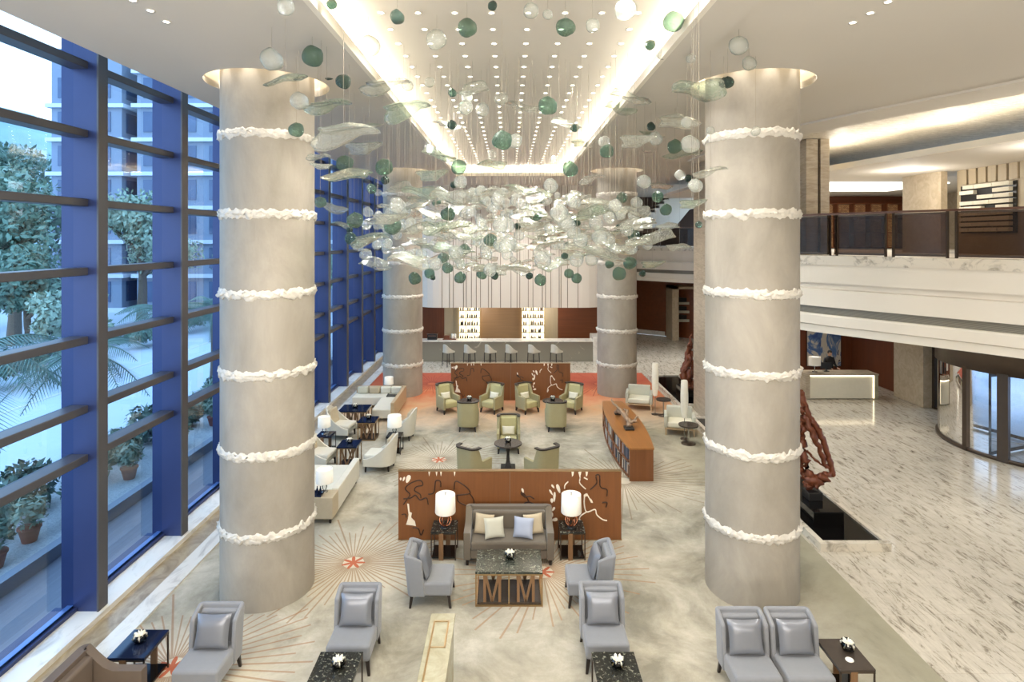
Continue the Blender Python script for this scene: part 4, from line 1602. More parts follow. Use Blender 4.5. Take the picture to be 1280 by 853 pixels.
# lobby side seats, lamps and small tables
wa = wood_armchair('cream armchair with pale wooden frame beside the far column, lobby side', (4.85, 22.2, 0), face(-.25, -1))
dup(wa, 'cream armchair with pale wooden frame nearer the black pool curb', (5.55, 19.35, 0), face(-.25, -1))
stem_table('small round stem table beside the cream armchair by the far column', (5.5, 21.2, 0), .26)
stem_table('small round stem table in front of the cream armchair near the pool curb', (5.52, 18.3, 0), .3)
def tall_lamp(label, loc):
    t = empty('floor_lamp', label, 'lamp', loc)
    MB().lathe([(.13, 0), (.13, .02), (.02, .035)], 28).build('base', 'bronze', t)
    MB().cyl((0, 0, 0), .014, .03, .7, 10).build('pole', 'chrome', t)
    MB().lathe([(.07, .68), (.115, .95), (.12, 1.4), (.10, 1.85), (.085, 1.86)], 28).build('lamp_shade', 'frosted_lamp', t)
    return t
tl = tall_lamp('tall slim frosted white floor lamp beside the far cream armchair', (5.24, 21.35, 0))
dup(tl, 'tall slim frosted white floor lamp behind the nearer stem table', (5.52, 18.72, 0))

# window side seating
ws = empty('low_sofa', 'long low pale sofa with its plain back to the lounge, near the window column', 'sofa', (-4.5, 14.3, 0))
MB().box(.42, .58, -.75, 1.15, .12, .62).build('backrest', 'fabric_pale', ws, bevel=.02)
MB().box(-.6, .42, -.75, 1.1, .12, .32).build('base', 'fabric_sage', ws, bevel=.02)
MB().box(-.62, .42, -.72, 1.12, .32, .46).build('seat_cushion', 'fabric_pale', ws, bevel=.045, seg=3)
MB().box(-.62, .58, -1.2, -.752, .12, .60).build('arm', 'fabric_tan', ws, bevel=.015)
legs(ws, [(-.5, -1.1), (.5, -1.1), (-.5, 1.05), (.5, 1.05)], .12, 'leg_dark', .02, .025, 0)
o = MB().box(-.26, .26, -.14, .14, 0, .012)
o.box(-.26, .26, -.14, -.125, .012, .035).box(-.26, .26, .125, .14, .012, .035).box(-.26, -.245, -.125, .125, .012, .035).box(.245, .26, -.125, .125, .012, .035)
o = o.build('serving_tray', 'blue_lacquer', loc=(-4.45, 13.27, .60))
tag(o, 'dark blue tray on the wide arm of the long low sofa', 'tray')
for i, x in enumerate((-4.32, -4.25)):
    o = MB().lathe([(.022, 0), (.026, .10), (.012, .13), (.012, .17)], 14).build('bottle', 'blue_lacquer', loc=(x, 13.28, .613))
    tag(o, 'small dark bottle on the blue tray, the %s' % ('one nearer the lamp' if i else 'one farther from the lamp'), 'bottle')
def drum_lamp(label, loc, s=1.0):
    t = empty('table_lamp', label, 'lamp', loc)
    MB().lathe([(.08, 0), (.08, .015), (.015, .025)], 24).build('base', 'chrome', t)
    MB().lathe([(.015, .02), (.05, .08), (.06, .13), (.03, .2), (.012, .25)], 24).build('stem', 'clear_glass', t)
    MB().lathe([(.19, .22), (.18, .52), (.17, .52), (.18, .22), (.19, .22)], 32, caps=False).build('lamp_shade', 'lamp_shade', t)
    MB().lathe([(.172, .50), (.015, .503)], 28).build('shade_top', 'lamp_shade', t)
    t.scale = (s, s, s)
    return t
dl = drum_lamp('white drum lamp standing on the wide arm of the long low sofa', (-4.2, 13.42, .60))
bc = barrel_chair('pale barrel chair by the windows, first from the near column', (-5.3, 16.45, 0), face(1, -.15))
dup(bc, 'pale barrel chair across the small lattice table from the first window chair', (-3.56, 16.35, 0), face(-1, .1))
dup(bc, 'pale barrel chair by the windows, behind the lamp on the dark side table', (-5.4, 18.95, 0), face(1, -.15))
dup(bc, 'pale barrel chair with its back to the lounge, beside the second lattice table', (-3.42, 18.8, 0), face(-1, .1))
lt = lattice_table('small dark table with wood lattice legs between the first two barrel chairs', (-4.5, 16.6, 0), 0, .55, .6, .6, 'blue_lacquer', 1, name='lattice_table')
dup(lt, 'small dark table with wood lattice legs between the second two barrel chairs', (-4.5, 18.85, 0), 0)
lattice_table('wide dark blue table with lattice legs in front of the corner sofa', (-5.25, 20.1, 0), 0, .95, .8, .6, 'blue_lacquer', 2, name='lattice_table')
for p, l in (((-4.5, 16.62, .6), 'first lattice table by the windows'), ((-4.5, 18.87, .6), 'second lattice table by the windows'), ((-5.25, 20.1, .6), 'wide lattice table before the corner sofa')):
    flower_vase('small white flower bowl on the ' + l, p, 9)
plank_table('dark side table under the white lamp close to the near column', (-5.5, 17.72, 0), 0, .46, .5, .5, 'blue_lacquer')
dup(dl, 'white drum lamp on the dark side table close to the windows', (-5.55, 17.7, .5)).scale = (1.0, 1.0, 1.0)
plank_table('dark side table between the two pale chairs that back onto the lounge', (-3.42, 17.6, 0), 0, .44, .46, .52, 'black_gloss')
dup(dl, 'white drum lamp between the two pale chairs that back onto the lounge', (-3.43, 17.6, .52)).scale = (1.1, 1.1, 1.1)
cs = empty('corner_sofa', 'pale corner sofa with low wooden back facing the windows', 'sofa', (-4.9, 21.8, 0))
MB().box(.78, .9, -1.35, 1.1, .1, .66).build('side_back', 'cream_wood', cs, bevel=.01)
MB().box(-1.0, .78, .98, 1.1, .1, .66).build('rear_back', 'cream_wood', cs, bevel=.01)
MB().box(-1.0, .78, .3, .98, .1, .42).build('rear_seat', 'fabric_pale', cs, bevel=.04, seg=3)
MB().box(.1, .78, -1.3, .3, .1, .42).build('side_seat', 'fabric_pale', cs, bevel=.04, seg=3)
for x, mt in ((-.72, 'fabric_sage'), (-.28, 'fabric_tan'), (.16, 'fabric_pale'), (.56, 'fabric_pale')):
    m = MB().box(x - .2, x + .2, .8, .97, .42, .68)
    m.build('back_cushion', mt, cs, bevel=.05, seg=3)
o = MB().box(-.22, .22, -.18, .18, 0, .015).box(-.22, -.205, -.18, .18, .015, .04).box(.205, .22, -.18, .18, .015, .04).build('serving_tray', 'black_matt', loc=(-4.4, 22.32, .422))
tag(o, 'black tray lying on the corner sofa seat', 'tray')
plank_table('low table behind the corner sofa under a white lamp', (-4.75, 23.25, 0), 0, .42, .36, .42, 'black_gloss')
dup(dl, 'white drum lamp behind the corner sofa, by the far column', (-4.75, 23.25, .42)).scale = (.95, .95, .95)

# pool, plinth and rust red sculptures
PX0, PX1 = 6.3, 7.74
def pool(y0, y1, label, idx):
    o = MB()
    o.box(PX0, PX1, y0, y0 + .14, -.012, .15).box(PX0, PX1, y1 - .1, y1, -.012, .15)
    o.box(PX0, PX0 + .12, y0 + .14, y1 - .1, -.012, .15).box(PX1 - .1, PX1, y0 + .14, y1 - .1, -.012, .15)
    t = o.build('trim_%d' % idx, 'cap_marble')
    struct(t, label)
    MB().box(PX0 + .12, PX1 - .1, y0 + .14, y1 - .1, 0, .1).build('water', 'black_gloss', t)
pool(12.0, 20.6, 'white marble curb around the near black reflecting pool', 30)
pool(22.1, 27.0, 'white marble curb around the far black reflecting pool', 31)
t = empty('rust_sculpture', 'rust red twisted root sculpture on a black plinth, the nearer one beside the near column', 'sculpture', (6.9, 13.5, .1))
MB().box(-.33, .33, -.7, .7, 0, .32).build('plinth', 'black_gloss', t, bevel=.006)
MB().box(-.16, .16, -.16, .16, .32, .5).build('block', 'black_matt', t, bevel=.01)
m = MB()
k = .01824 / 3.878
def S(u, v, d=0.0):
    return ((u - 217) * k * 1.0, d, (545 - v) * k + .56)
limb(m, [S(220, 525), S(185, 430, .05), S(178, 330, .1), S(165, 260, .05), S(170, 180), S(163, 80)], .11, .05, 1)
limb(m, [S(225, 520), S(255, 490, -.1), S(290, 470, -.05)], .15, .05, 2)
limb(m, [S(163, 90), S(190, 180, -.05), S(225, 240, -.05), S(268, 320, -.02), S(300, 420), S(318, 485)], .06, .07, 3)
limb(m, [S(175, 190), S(205, 270, -.1), S(245, 360, -.08), S(285, 450, 0)], .08, .05, 4)
limb(m, [S(195, 370, .05), S(230, 410, 0), S(280, 445, 0)], .03, .02, 5)
limb(m, [S(160, 260), S(195, 255, .1), S(235, 235, .05), S(250, 300, 0)], .1, .06, 6)
limb(m, [S(150, 420, .05), S(120, 300, .1), S(130, 180, .1), S(163, 100)], .08, .04, 7)
limb(m, [S(205, 540), S(190, 500, .1), S(170, 460, .15), S(150, 410, .1)], .12, .06, 8)
m.ball(S(220, 505), .16, 12, (1.3, 1, .7))
m.build('root_form', 'rust_red', t)
t = empty('rust_sculpture', 'tall rust red folded sculpture on a black plinth, the farther one beside the stone pier', 'sculpture', (7.02, 23.3, .1))
MB().box(-.33, .33, -.5, .5, 0, .4).build('plinth', 'black_gloss', t, bevel=.006)
m = MB()
limb(m, [(-.05, 0, .35), (-.2, 0, .9), (-.05, .05, 1.5), (.05, 0, 2.1), (.12, 0, 2.5)], .16, .03, 11)
limb(m, [(.05, 0, .35), (.18, .05, .9), (.12, 0, 1.5), (.1, 0, 2.3)], .16, .05, 12)
limb(m, [(-.2, 0, .9), (-.1, -.1, 1.2), (.1, -.1, 1.6)], .09, .05, 13)
limb(m, [(0, -.05, .4), (0, -.1, 1.0), (.05, -.05, 1.7)], .12, .08, 14)
m.build('folded_form', 'rust_red', t)

# bar counter, stools, shelves
t = empty('bar_counter', 'long dark veined marble bar counter with pale top', 'bar counter', (0, 31.0, 0))
MB().box(-4.8, 4.3, -.4, .3, 0, 1.02).build('front', 'bar_marble', t)
MB().box(-4.85, 4.3, -.46, .36, 1.02, 1.07).build('counter_top', 'white_marble', t)
MB().box(4.3, 5.0, -.5, .9, 0, 1.26).build('end_block', 'white_marble', t, bevel=.01)
st = None
for i, px in enumerate((560, 586.5, 612.5, 638.5, 667, 695.5)):
    X = (px - VX) * 29.4 / FPX
    lab = 'grey low backed bar stool, %s from the window end of the bar' % ['first', 'second', 'third', 'fourth', 'fifth', 'sixth'][i]
    if st is None:
        st = bar_stool(lab, (X, 29.5, 0), face(.9, .75))
        st['group'] = 'bar stools'
    else:
        dup(st, lab, (X, 29.5, 0), face(.9, .75))
for x0, x1, lab in ((-2.88, -1.70, 'window end'), (.68, 1.95, 'lobby end')):
    w = x1 - x0
    t = empty('bottle_shelf', 'glowing back bar shelf of bottles, %s of the bar' % lab, 'shelf', ((x0 + x1) / 2, 33.62, .6))
    MB().box(-w / 2, w / 2, .1, .14, 0, 2.1).build('back_panel', 'shelf_glow', t)
    m = MB()
    for j in range(6):
        m.box(-w / 2, w / 2, -.12, .1, j * .41, j * .41 + .03)
    m.build('shelf', 'cream_stone', t)
    m = MB()
    for j in range(4):
        x = -w / 2 + w * j / 3
        m.box(x - .015, x + .015, -.12, .1, .03, 2.08)
    m.build('upright', 'cream_stone', t)
    rg = random.Random(int(x0 * 10))
    bt = None
    for j in range(5):
        for q in range(3):
            for r in range(2 + int(rg.random() < .6)):
                X = x0 + w * q / 3 + .1 + r * .115 + rg.uniform(-.02, .02)
                hh = rg.uniform(.2, .32)
                if bt is None:
                    bt = MB().lathe([(.045, 0), (.045, .6), (.018, .75), (.018, 1)], 10).build('bottle', rg.choice(['black_matt', 'bronze']))
                    o = bt
                else:
                    o = bt.copy()
                    COL.objects.link(o)
                o.scale = (1, 1, hh)
                o.location = (X, 33.6, .6 + j * .41 + .03)
                tag(o, 'dark bottle standing on the glowing back bar shelf, %s' % lab, 'bottle', 'bottles on the glowing shelf, ' + lab)
t = empty('coffee_machine', 'small dark coffee machine at the window end of the bar counter', 'coffee machine', (-4.05, 31.0, 1.074))
MB().box(-.25, .25, -.15, .15, 0, .3).build('body', 'black_matt', t, bevel=.02)
MB().box(-.2, .2, -.2, -.15, .18, .24).build('group_head', 'chrome', t)
MB().box(-.28, .28, -.17, .17, .3, .33).build('cup_tray', 'chrome', t)
o = MB().box(-.35, .35, -.14, .14, 0, .05).box(-.3, .0, -.12, .12, .05, .2).build('bar_display', 'red_wood', loc=(-3.15, 31.0, 1.074), bevel=.01)
tag(o, 'low red wooden display box on the bar counter', 'box')
for i, x in enumerate((-3.0, -2.86)):
    o = MB().lathe([(.055, 0), (.06, .02), (.06, .22), (.05, .24)], 16).build('canister', 'white_ceramic', loc=(x, 31.0, 1.127))
    tag(o, 'white canister on the red display box, %s' % ('outer one toward the bar middle' if i else 'inner one'), 'canister')

# reception
t = empty('reception_desk', 'pale lit reception desk with stone top', 'desk', (13.1, 23.7, 0))
MB().box(-1.25, 1.3, -.28, .3, .02, .95).build('front_panel', 'fabric_cream', t, bevel=.004)
MB().box(-1.42, 1.46, -.36, .42, .95, 1.0).build('desk_top', 'pillar_stone', t, bevel=.006)
MB().box(1.3, 1.44, -.34, .4, 0, .95).build('end_panel', 'cream_stone', t)
MB().box(-1.42, -1.25, -.34, .4, 0, .95).build('end_panel', 'pillar_stone', t)
MB().box(-1.24, 1.29, -.31, -.285, .90, .945).build('light_strip', 'led_desk', t)
MB().box(1.27, 1.295, -.31, -.285, .04, .90).build('light_strip', 'led_desk', t)
o = MB().lathe([(.1, 0), (.1, .02), (.02, .03), (.02, .3)], 20)
t = empty('desk_lamp', 'white oblong shade lamp on the reception desk', 'lamp', (12.23, 23.75, 1.002))
o.build('base', 'chrome', t)
MB().lathe([(.25, .26), (.25, .60)], 8, sy=.7).build('lamp_shade', 'lamp_shade', t, bevel=.02)
t = empty('monitor', 'dark computer screen on the reception desk', 'monitor', (12.74, 23.85, 1.002))
MB().box(-.1, .1, -.08, .08, 0, .015).build('base', 'black_matt', t)
MB().box(-.02, .02, -.02, .02, .015, .1).build('stand', 'black_matt', t)
MB().box(-.22, .22, -.015, .015, .1, .36).build('screen', 'black_matt', t, bevel=.006)
t = empty('painting', 'large abstract blue and white painting behind the reception desk', 'painting', (14.55, 27.44, .45))
MB().box(-.78, .78, -.02, .02, 0, 3.1).build('canvas', 'painting', t)
m = MB().box(-.80, -.78, -.03, .03, 0, 3.1).box(.78, .80, -.03, .03, 0, 3.1).box(-.8, .8, -.03, .03, 3.1, 3.12).box(-.8, .8, -.03, .03, -.02, 0)
m.build('frame', 'dark_wood', t)

# far portal with shelves
t = empty('portal_shelf', 'pale stone portal framing dark shelves in the far lobby corner', 'shelf', (10.75, 37.2, 0))
MB().box(-.62, -.22, -.3, 1.2, 0, 3.35).build('jamb', 'wall_stone', t)
MB().box(-.62, 2.2, -.3, 1.2, 3.2, 3.35).build('lintel', 'wall_stone', t)
MB().box(-.22, 2.2, .9, 1.0, 0, 3.2).build('back_panel', 'beige_panel', t)
for j in range(3):
    m = MB()
    z = 1.05 + j * .55
    m.box(-.2, 2.1, .5, .9, z, z + .16).build('shelf', 'fabric_sage', t)
    m = MB().box(-.15, 2.0, .6, .85, z + .16, z + .42)
    m.build('shelf_recess', 'black_matt', t)

# revolving door
DC, DR = (16.25, 18.1), 2.6
t = empty('door_1', None, None, (DC[0], DC[1], 0))
struct(t, 'large bronze framed revolving glass entrance door')
def arcpt(a, r=DR):
    return (r * math.cos(a), r * math.sin(a))
def hit(px):
    s = (px - VX) / FPX
    best = min((abs((DC[0] + DR * math.cos(R(a / 4))) - s * (DC[1] + DR * math.sin(R(a / 4)))), a) for a in range(4 * 100, 4 * 262))
    return R(best[1] / 4)
A = [hit(1177), hit(1207), hit(1254), None]
A[0] = max(A[0], R(120))
a_end = A[2] + (A[2] - A[0]) * .9
P3 = [A[0], A[1], A[2], (A[2] + a_end) / 2 + .05, a_end]
def arcstrip(a0, a1, r, z0, z1, name, mat, thick=0.0, n=16):
    m = MB()
    vs = []
    for i in range(n + 1):
        a = a0 + (a1 - a0) * i / n
        for rr_, z in ((r, z0), (r, z1), (r - thick, z1), (r - thick, z0)):
            vs.append((rr_ * math.cos(a), rr_ * math.sin(a), z))
    fs = []
    for i in range(n):
        for e in range(4 if thick else 1):
            f = (e + 1) % 4
            fs.append((i * 4 + e, i * 4 + f, i * 4 + 4 + f, i * 4 + 4 + e))
    m.add(vs, fs, True)
    return m.build(name, mat, t)
arcstrip(A[0] - .02, a_end, DR + .05, 2.45, 4.0, 'header', 'bronze', .2, 40)
arcstrip(A[0] - .02, a_end, DR + .03, 0, .10, 'base_ring', 'bronze', .08, 40)
for i, a in enumerate(P3):
    w = (.16, .07, .13, .07, .14)[i]
    m = MB()
    M = Matrix.Rotation(a, 4, 'Z')
    m.box(DR - .12, DR + .05, -w, w, 0, 2.5, M)
    m.build('post', 'bronze', t)
for a0, a1 in zip(P3, P3[1:]):
    arcstrip(a0, a1, DR - .02, .1, 2.45, 'glass', 'door_glass')
for a in (200, 290, 20, 110):
    M = Matrix.Rotation(R(a), 4, 'Z')
    m = MB()
    m.box(.1, DR - .2, -.02, .02, .02, .12, M).box(.1, DR - .2, -.02, .02, 2.3, 2.4, M).box(.1, .16, -.02, .02, .12, 2.3, M).box(DR - .26, DR - .2, -.02, .02, .12, 2.3, M)
    o = m.build('wing', 'bronze', t)
    m = MB()
    m.add([M @ Vector(p) for p in ((.16, 0, .12), (DR - .26, 0, .12), (DR - .26, 0, 2.3), (.16, 0, 2.3))], [(0, 1, 2, 3)])
    m.build('wing_glass', 'door_glass', o)
MB().lathe([(DR - .1, 2.42), (DR - .1, 2.47)], 48).build('canopy', 'bronze', t)
MB().cyl((0, 0, 0), .06, 0, 2.42, 16).build('shaft', 'bronze', t)
# ------------------------------------------------------------------ downlights and hanging glass
m = MB()
m.lathe([(.056, 0), (.056, -.012), (.036, -.006)], 20, caps=False)
m.cur = 1
m.lathe([(.036, -.005), (.0, -.004)], 20, caps=False)
d0 = None
GL = 'recessed downlights of the coffer grid'
for j in range(27):
    for i in range(8):
        x, y = -1.83 + i * .523, 8.42 + (j - 1) * .66
        if d0 is None:
            d0 = o = m.build('downlight', ['relief_white', 'downlight'])
        else:
            o = d0.copy()
            COL.objects.link(o)
        o.location = (x, y, UZ)
        tag(o, 'small round recessed downlight of the grid in the raised coffer', 'downlight', GL)
for (px, py), lab in zip(((208, 27), (188, 13), (166, 0), (1066, 28), (1088, 16), (1110, 2)),
                         ('window side ceiling, inner end of its row of three', 'window side ceiling, middle of its row of three', 'window side ceiling, outer end of its row of three',
                          'lobby side ceiling, inner end of its row of three', 'lobby side ceiling, middle of its row of three', 'lobby side ceiling, outer end of its row of three')):
    Y = FPX * (CZ - CAMZ) / (VY - py)
    o = d0.copy()
    COL.objects.link(o)
    o.location = ((px - VX) * Y / FPX, Y, CZ)
    o['group'] = 'downlights outside the coffer'
    o['label'] = 'recessed downlight in the ' + lab

rg = random.Random(21)


def orb_mesh(seed, name):
    m = MB()
    m.ball((0, 0, 0), .5, 20)
    vs = []
    for x, y, z in m.v:
        p = Vector((x, y, z))
        s = 1 + .22 * noise.noise(p * 1.7 + Vector((seed * 3.1, 0, 0))) + .05 * noise.noise(p * 5 + Vector((0, seed, 0)))
        q = p * s
        if z > .3:
            q.x *= 1 - (z - .3) * .9
            q.y *= 1 - (z - .3) * .9
        vs.append(tuple(q))
    m.v = vs
    m.add([(x * .03, y * .03, .46 + z) for x, y, z in ((1, 0, 0), (0, 1, 0), (-1, 0, 0), (0, -1, 0), (1, 0, .06), (0, 1, .06), (-1, 0, .06), (0, -1, .06))],
          [(0, 1, 5, 4), (1, 2, 6, 5), (2, 3, 7, 6), (3, 0, 4, 7), (4, 5, 6, 7)])
    return m


def leaf_mesh(seed, name):
    m = MB()
    q_ = random.Random(seed * 13 + 2)
    T = Matrix.Rotation(q_.choice((-1, 1)) * q_.uniform(.12, .5), 3, 'X') @ Matrix.Rotation(q_.uniform(-.22, .22), 3, 'Y')
    nu, nv = 28, 9
    ph = seed * 1.7
    vs, fs = [], []
    for s in (0, 1):
        for j in range(nv):
            r = j / (nv - 1)
            for i in range(nu):
                a = 2 * PI * i / nu
                rim = 1 + .16 * math.sin(3 * a + ph) + .12 * math.sin(5 * a + ph * 2)
                x, y = .5 * r * rim * math.cos(a), .30 * r * rim * math.sin(a)
                z = .07 * math.sin(5.2 * x + ph) + .05 * math.cos(8 * y + ph) - .05 * math.cos(ph) + .07 * r * r * math.sin(2 * a + ph)
                th = .055 * math.sqrt(max(0, 1 - r ** 3)) + .008
                vs.append(tuple(T @ Vector((x, y, z + (th if s else -th)))))
    for s in (0, 1):
        o = s * nu * nv
        for j in range(nv - 1):
            for i in range(nu):
                k = (i + 1) % nu
                q = (o + j * nu + i, o + j * nu + k, o + (j + 1) * nu + k, o + (j + 1) * nu + i)
                fs.append(q[::-1] if s == 0 else q)
    e, f = (nv - 1) * nu, nu * nv + (nv - 1) * nu
    for i in range(nu):
        k = (i + 1) % nu
        fs.append((e + i, e + k, f + k, f + i))
    m.add(vs, fs, True)
    m.add([(x * .018, y * .018, .05 + z) for x, y, z in ((1, 0, 0), (0, 1, 0), (-1, 0, 0), (0, -1, 0), (1, 0, .07), (0, 1, .07), (-1, 0, .07), (0, -1, .07))],
          [(0, 1, 5, 4), (1, 2, 6, 5), (2, 3, 7, 6), (3, 0, 4, 7), (4, 5, 6, 7)])
    return m


ORB, LEAF = {}, {}
for k in range(4):
    for mt in ('glass_clear', 'glass_green', 'glass_dark'):
        o = orb_mesh(k, 'orb').build('glass_orb', mt)
        ORB[(k, mt)] = o.data
        bpy.data.objects.remove(o)
for k in range(7):
    for mt in ('glass_leaf', 'glass_pale_green'):
        o = leaf_mesh(k, 'leaf').build('glass_leaf', mt)
        LEAF[(k, mt)] = o.data
        bpy.data.objects.remove(o)
wm = MB().tube([(0, 0, 0), (0, 0, 1)], .0022, 4).build('wire', 'cable')
WIRE = wm.data
bpy.data.objects.remove(wm)


def pendant(kind, x, y, z, size, label, group=None):
    if kind in 'DE':
        me = LEAF[(rg.randrange(7), 'glass_leaf' if kind == 'D' else 'glass_pale_green')]
        nm, cat = 'glass_leaf_pendant', 'glass leaf'
    else:
        me = ORB[(rg.randrange(4), {'C': 'glass_clear', 'G': 'glass_green', 'B': 'glass_dark'}[kind])]
        nm, cat = 'glass_orb_pendant', 'glass orb'
    o = bpy.data.objects.new(nm, me)
    COL.objects.link(o)
    rz = rg.uniform(-.35, .35) + (PI if rg.random() < .5 else 0) if kind in 'DE' else rg.uniform(0, 6.28)
    o.location = (x, y, z)
    o.rotation_euler = (0, 0, rz)
    o.scale = (size, size, size)
    top = UZ if abs(x) < 2.33 and 2.2 < y < 26 else CZ
    w = bpy.data.objects.new('wire', WIRE)
    COL.objects.link(w)
    w.parent = o
    off = .08 if kind in 'DE' else .48
    w.location = (0, 0, off)
    w.scale = (1 / size, 1 / size, max(.05, (top - z) / size - off))
    return tag(o, label, cat, group)


PL = """G 388 70 26|B 415 94 12|B 430 102 18|B 418 5 13|B 493 21 18|G 585 35 23|B 466 121 10|B 564 116 11|B 562 156 12|G 369 162 18|B 619 7 12|G 627 175 24
C 359 9 20|C 341 74 28|C 372 126 22|C 457 57 27|C 547 49 25|C 534 103 12|C 510 107 14|C 580 134 18|C 584 121 14|C 605 137 17|C 624 123 16|C 612 193 11
E 356 101 58|E 408 130 52|D 483 104 57|E 508 135 58|E 476 152 38|D 431 165 75|D 455 184 43|D 590 112 40|D 558 155 32|E 548 194 46
C 664 13 19|C 685 18 12|C 779 12 26|C 742 32 17|C 825 67 15|C 866 73 12|G 707 34 23|G 838 27 26|B 813 56 13|G 689 132 23|B 718 160 10|B 813 158 11|G 760 189 17|G 842 183 18
C 647 176 18|C 818 173 17|C 828 168 9|C 866 180 22|C 755 177 14|D 654 132 43|D 705 155 38|D 785 122 52|E 776 136 42|E 867 115 66|D 846 153 50|D 792 175 42|E 804 162 28|E 729 180 30|E 852 193 46|D 816 186 25
B 905 103 13|C 925 57 23|C 935 79 18|B 910 103 15|C 888 163 10|C 865 153 14|D 890 213 37|C 948 164 12|E 868 254 22|C 865 231 14
G 431 205 21|G 480 209 21|B 480 225 11|G 461 236 13|G 403 253 14|G 444 275 20|G 440 298 16|B 434 287 8|G 577 209 19|B 568 231 9|G 605 248 13|G 563 267 18|G 543 253 11|G 492 283 21|G 616 300 16|G 579 312 14|G 557 322 14|G 557 335 14|G 521 348 16|G 535 342 13|B 545 347 7|G 576 347 15|G 604 343 13|B 621 345 10|B 634 270 10
C 472 241 9|C 462 265 13|C 469 283 9|C 460 318 15|C 451 308 13|C 470 303 15|C 491 253 13|C 576 227 16|C 483 311 13|C 549 241 16|C 593 241 14
D 397 197 30|D 401 207 26|E 433 220 60|D 417 258 42|E 425 280 22|E 538 218 38|E 613 207 36|D 495 235 33|E 521 242 45|D 530 265 40|D 475 331 40|D 505 326 46
G 709 211 20|G 781 247 14|G 824 246 14|G 834 262 15|B 858 223 10|B 876 281 9|G 667 268 17|G 676 249 11|B 649 283 9|G 673 280 8|G 726 301 16|G 751 297 12|B 777 284 8|G 795 294 15|B 706 320 9|B 708 306 7|G 762 330 11|G 790 329 16|G 774 342 17|B 799 342 8|G 675 350 15|B 666 345 9|G 718 348 13|G 709 342 12|G 678 298 12|B 717 279 9
C 690 232 18|C 806 227 17|C 797 253 14|C 849 219 13|C 863 232 17|C 645 212 12|C 695 199 9|C 741 256 13|C 760 319 16|C 792 310 17|C 808 307 12|C 718 325 18|C 666 285 9
D 738 222 30|D 824 233 27|E 864 254 32|D 838 283 28|D 819 298 46|D 851 310 30|E 813 330 28|D 720 241 18"""
KW = {'G': 'green glass orb', 'B': 'small dark glass orb', 'C': 'clear glass orb', 'D': 'clear rippled glass leaf', 'E': 'green tinged rippled glass leaf'}
items = []
for line in PL.split('\n'):
    for it in line.split('|'):
        k, a, b, c = it.split()
        items.append((k, int(a), int(b), float(c)))
# wording of the place: what stands behind it in the view from the balcony
def where(px, py):
    if 272 < px < 396:
        return 'before the near window column'
    if 878 < px < 1003:
        return 'before the near lobby column'
    if px <= 475 and py > 195:
        return 'before the daylight blue window fins'
    if px <= 475:
        return 'between coffer and near window column'
    if 475 < px < 527 and py > 215:
        return 'before the far window column'
    if 743 < px < 797 and py > 215:
        return 'before the far lobby column'
    if px >= 797 and py > 200:
        return 'before the far bridge and stair'
    if px >= 797:
        return 'between coffer and near lobby column'
    if py > 335:
        return 'dangling lowest before the bar canopy'
    if py > 225:
        return 'in the thick of the cluster'
    if py > 150:
        return 'under the far half of the downlights'
    if py > 80:
        return 'under the middle of the downlights'
    return 'high under the near end of the downlights'


placed = []


def clash(p, size, kind):
    """whether a piece or its wire would touch one already hung"""
    ax, ay, az = (.58, .44, .26) if kind in 'DE' else (.55, .55, .55)
    for q, s2, k2 in placed:
        bx, by, bz = (.58, .44, .26) if k2 in 'DE' else (.55, .55, .55)
        dx, dy, dz = p.x - q.x, p.y - q.y, p.z - q.z
        if abs(dx) > 1.2 or abs(dy) > 1.2:
            continue
        if (dx / (ax * size + bx * s2)) ** 2 + (dy / (ay * size + by * s2)) ** 2 < 1 and abs(dz) < az * size + bz * s2:
            return True
        if dz < 0 and (dx / (bx * s2)) ** 2 + (dy / (by * s2)) ** 2 < .8:
            return True
        if dz > 0 and (dx / (ax * size)) ** 2 + (dy / (ay * size)) ** 2 < .8:
            return True
    return False


buckets = {}
for it in items:
    buckets.setdefault((it[0], where(it[1], it[2])), []).append(it)
rank = ['first', 'second', 'third', 'fourth', 'fifth', 'sixth', 'seventh', 'eighth', 'ninth', 'tenth', 'eleventh', 'twelfth', 'thirteenth', 'fourteenth', 'fifteenth', 'sixteenth', 'seventeenth', 'eighteenth', 'nineteenth', 'twentieth']
for (k, w), lst in buckets.items():
    lst.sort(key=lambda t: (t[1], t[2]))
    for i, (kk, px, py, wd) in enumerate(lst):
        real = {'G': .30, 'B': .19, 'C': .29, 'D': .74, 'E': .74}[k] * rg.uniform(.92, 1.08)
        Y0 = FPX * real / wd
        jit = rg.uniform(-8, 8) if 858 < px < 882 else rg.uniform(-4, 4)
        for fct in (1, .97, 1.03, .94, 1.06, .91, 1.09, .88, 1.12, .85, 1.16, .82, 1.2, .78, 1.25, .74, 1.3, .7, 1.4, .65, 1.5, .6, 1.6, .55):
            Y = min(max(Y0 * fct, 7.0), 19.5)
            if 262 < px < 412 or 862 < px < 1012:
                Y = min(Y, 9.1 * min(1, fct))
            if py < VY:
                lim = (UZ - .35 if 400 < px < 880 else CZ - .22) - CAMZ
                Y = min(Y, FPX * lim / (VY - py) * min(1, fct))
            p = at(px + jit, py, Y)
            if not clash(p, wd * Y / FPX, k):
                break
        placed.append((p, wd * Y / FPX, k))
        lab = KW[k] + ' ' + w
        if len(lst) > 1:
            lab += ', ' + rank[min(i, 19)] + ' from the windows'
        pendant(k, p.x, p.y, p.z, wd * Y / FPX, lab)
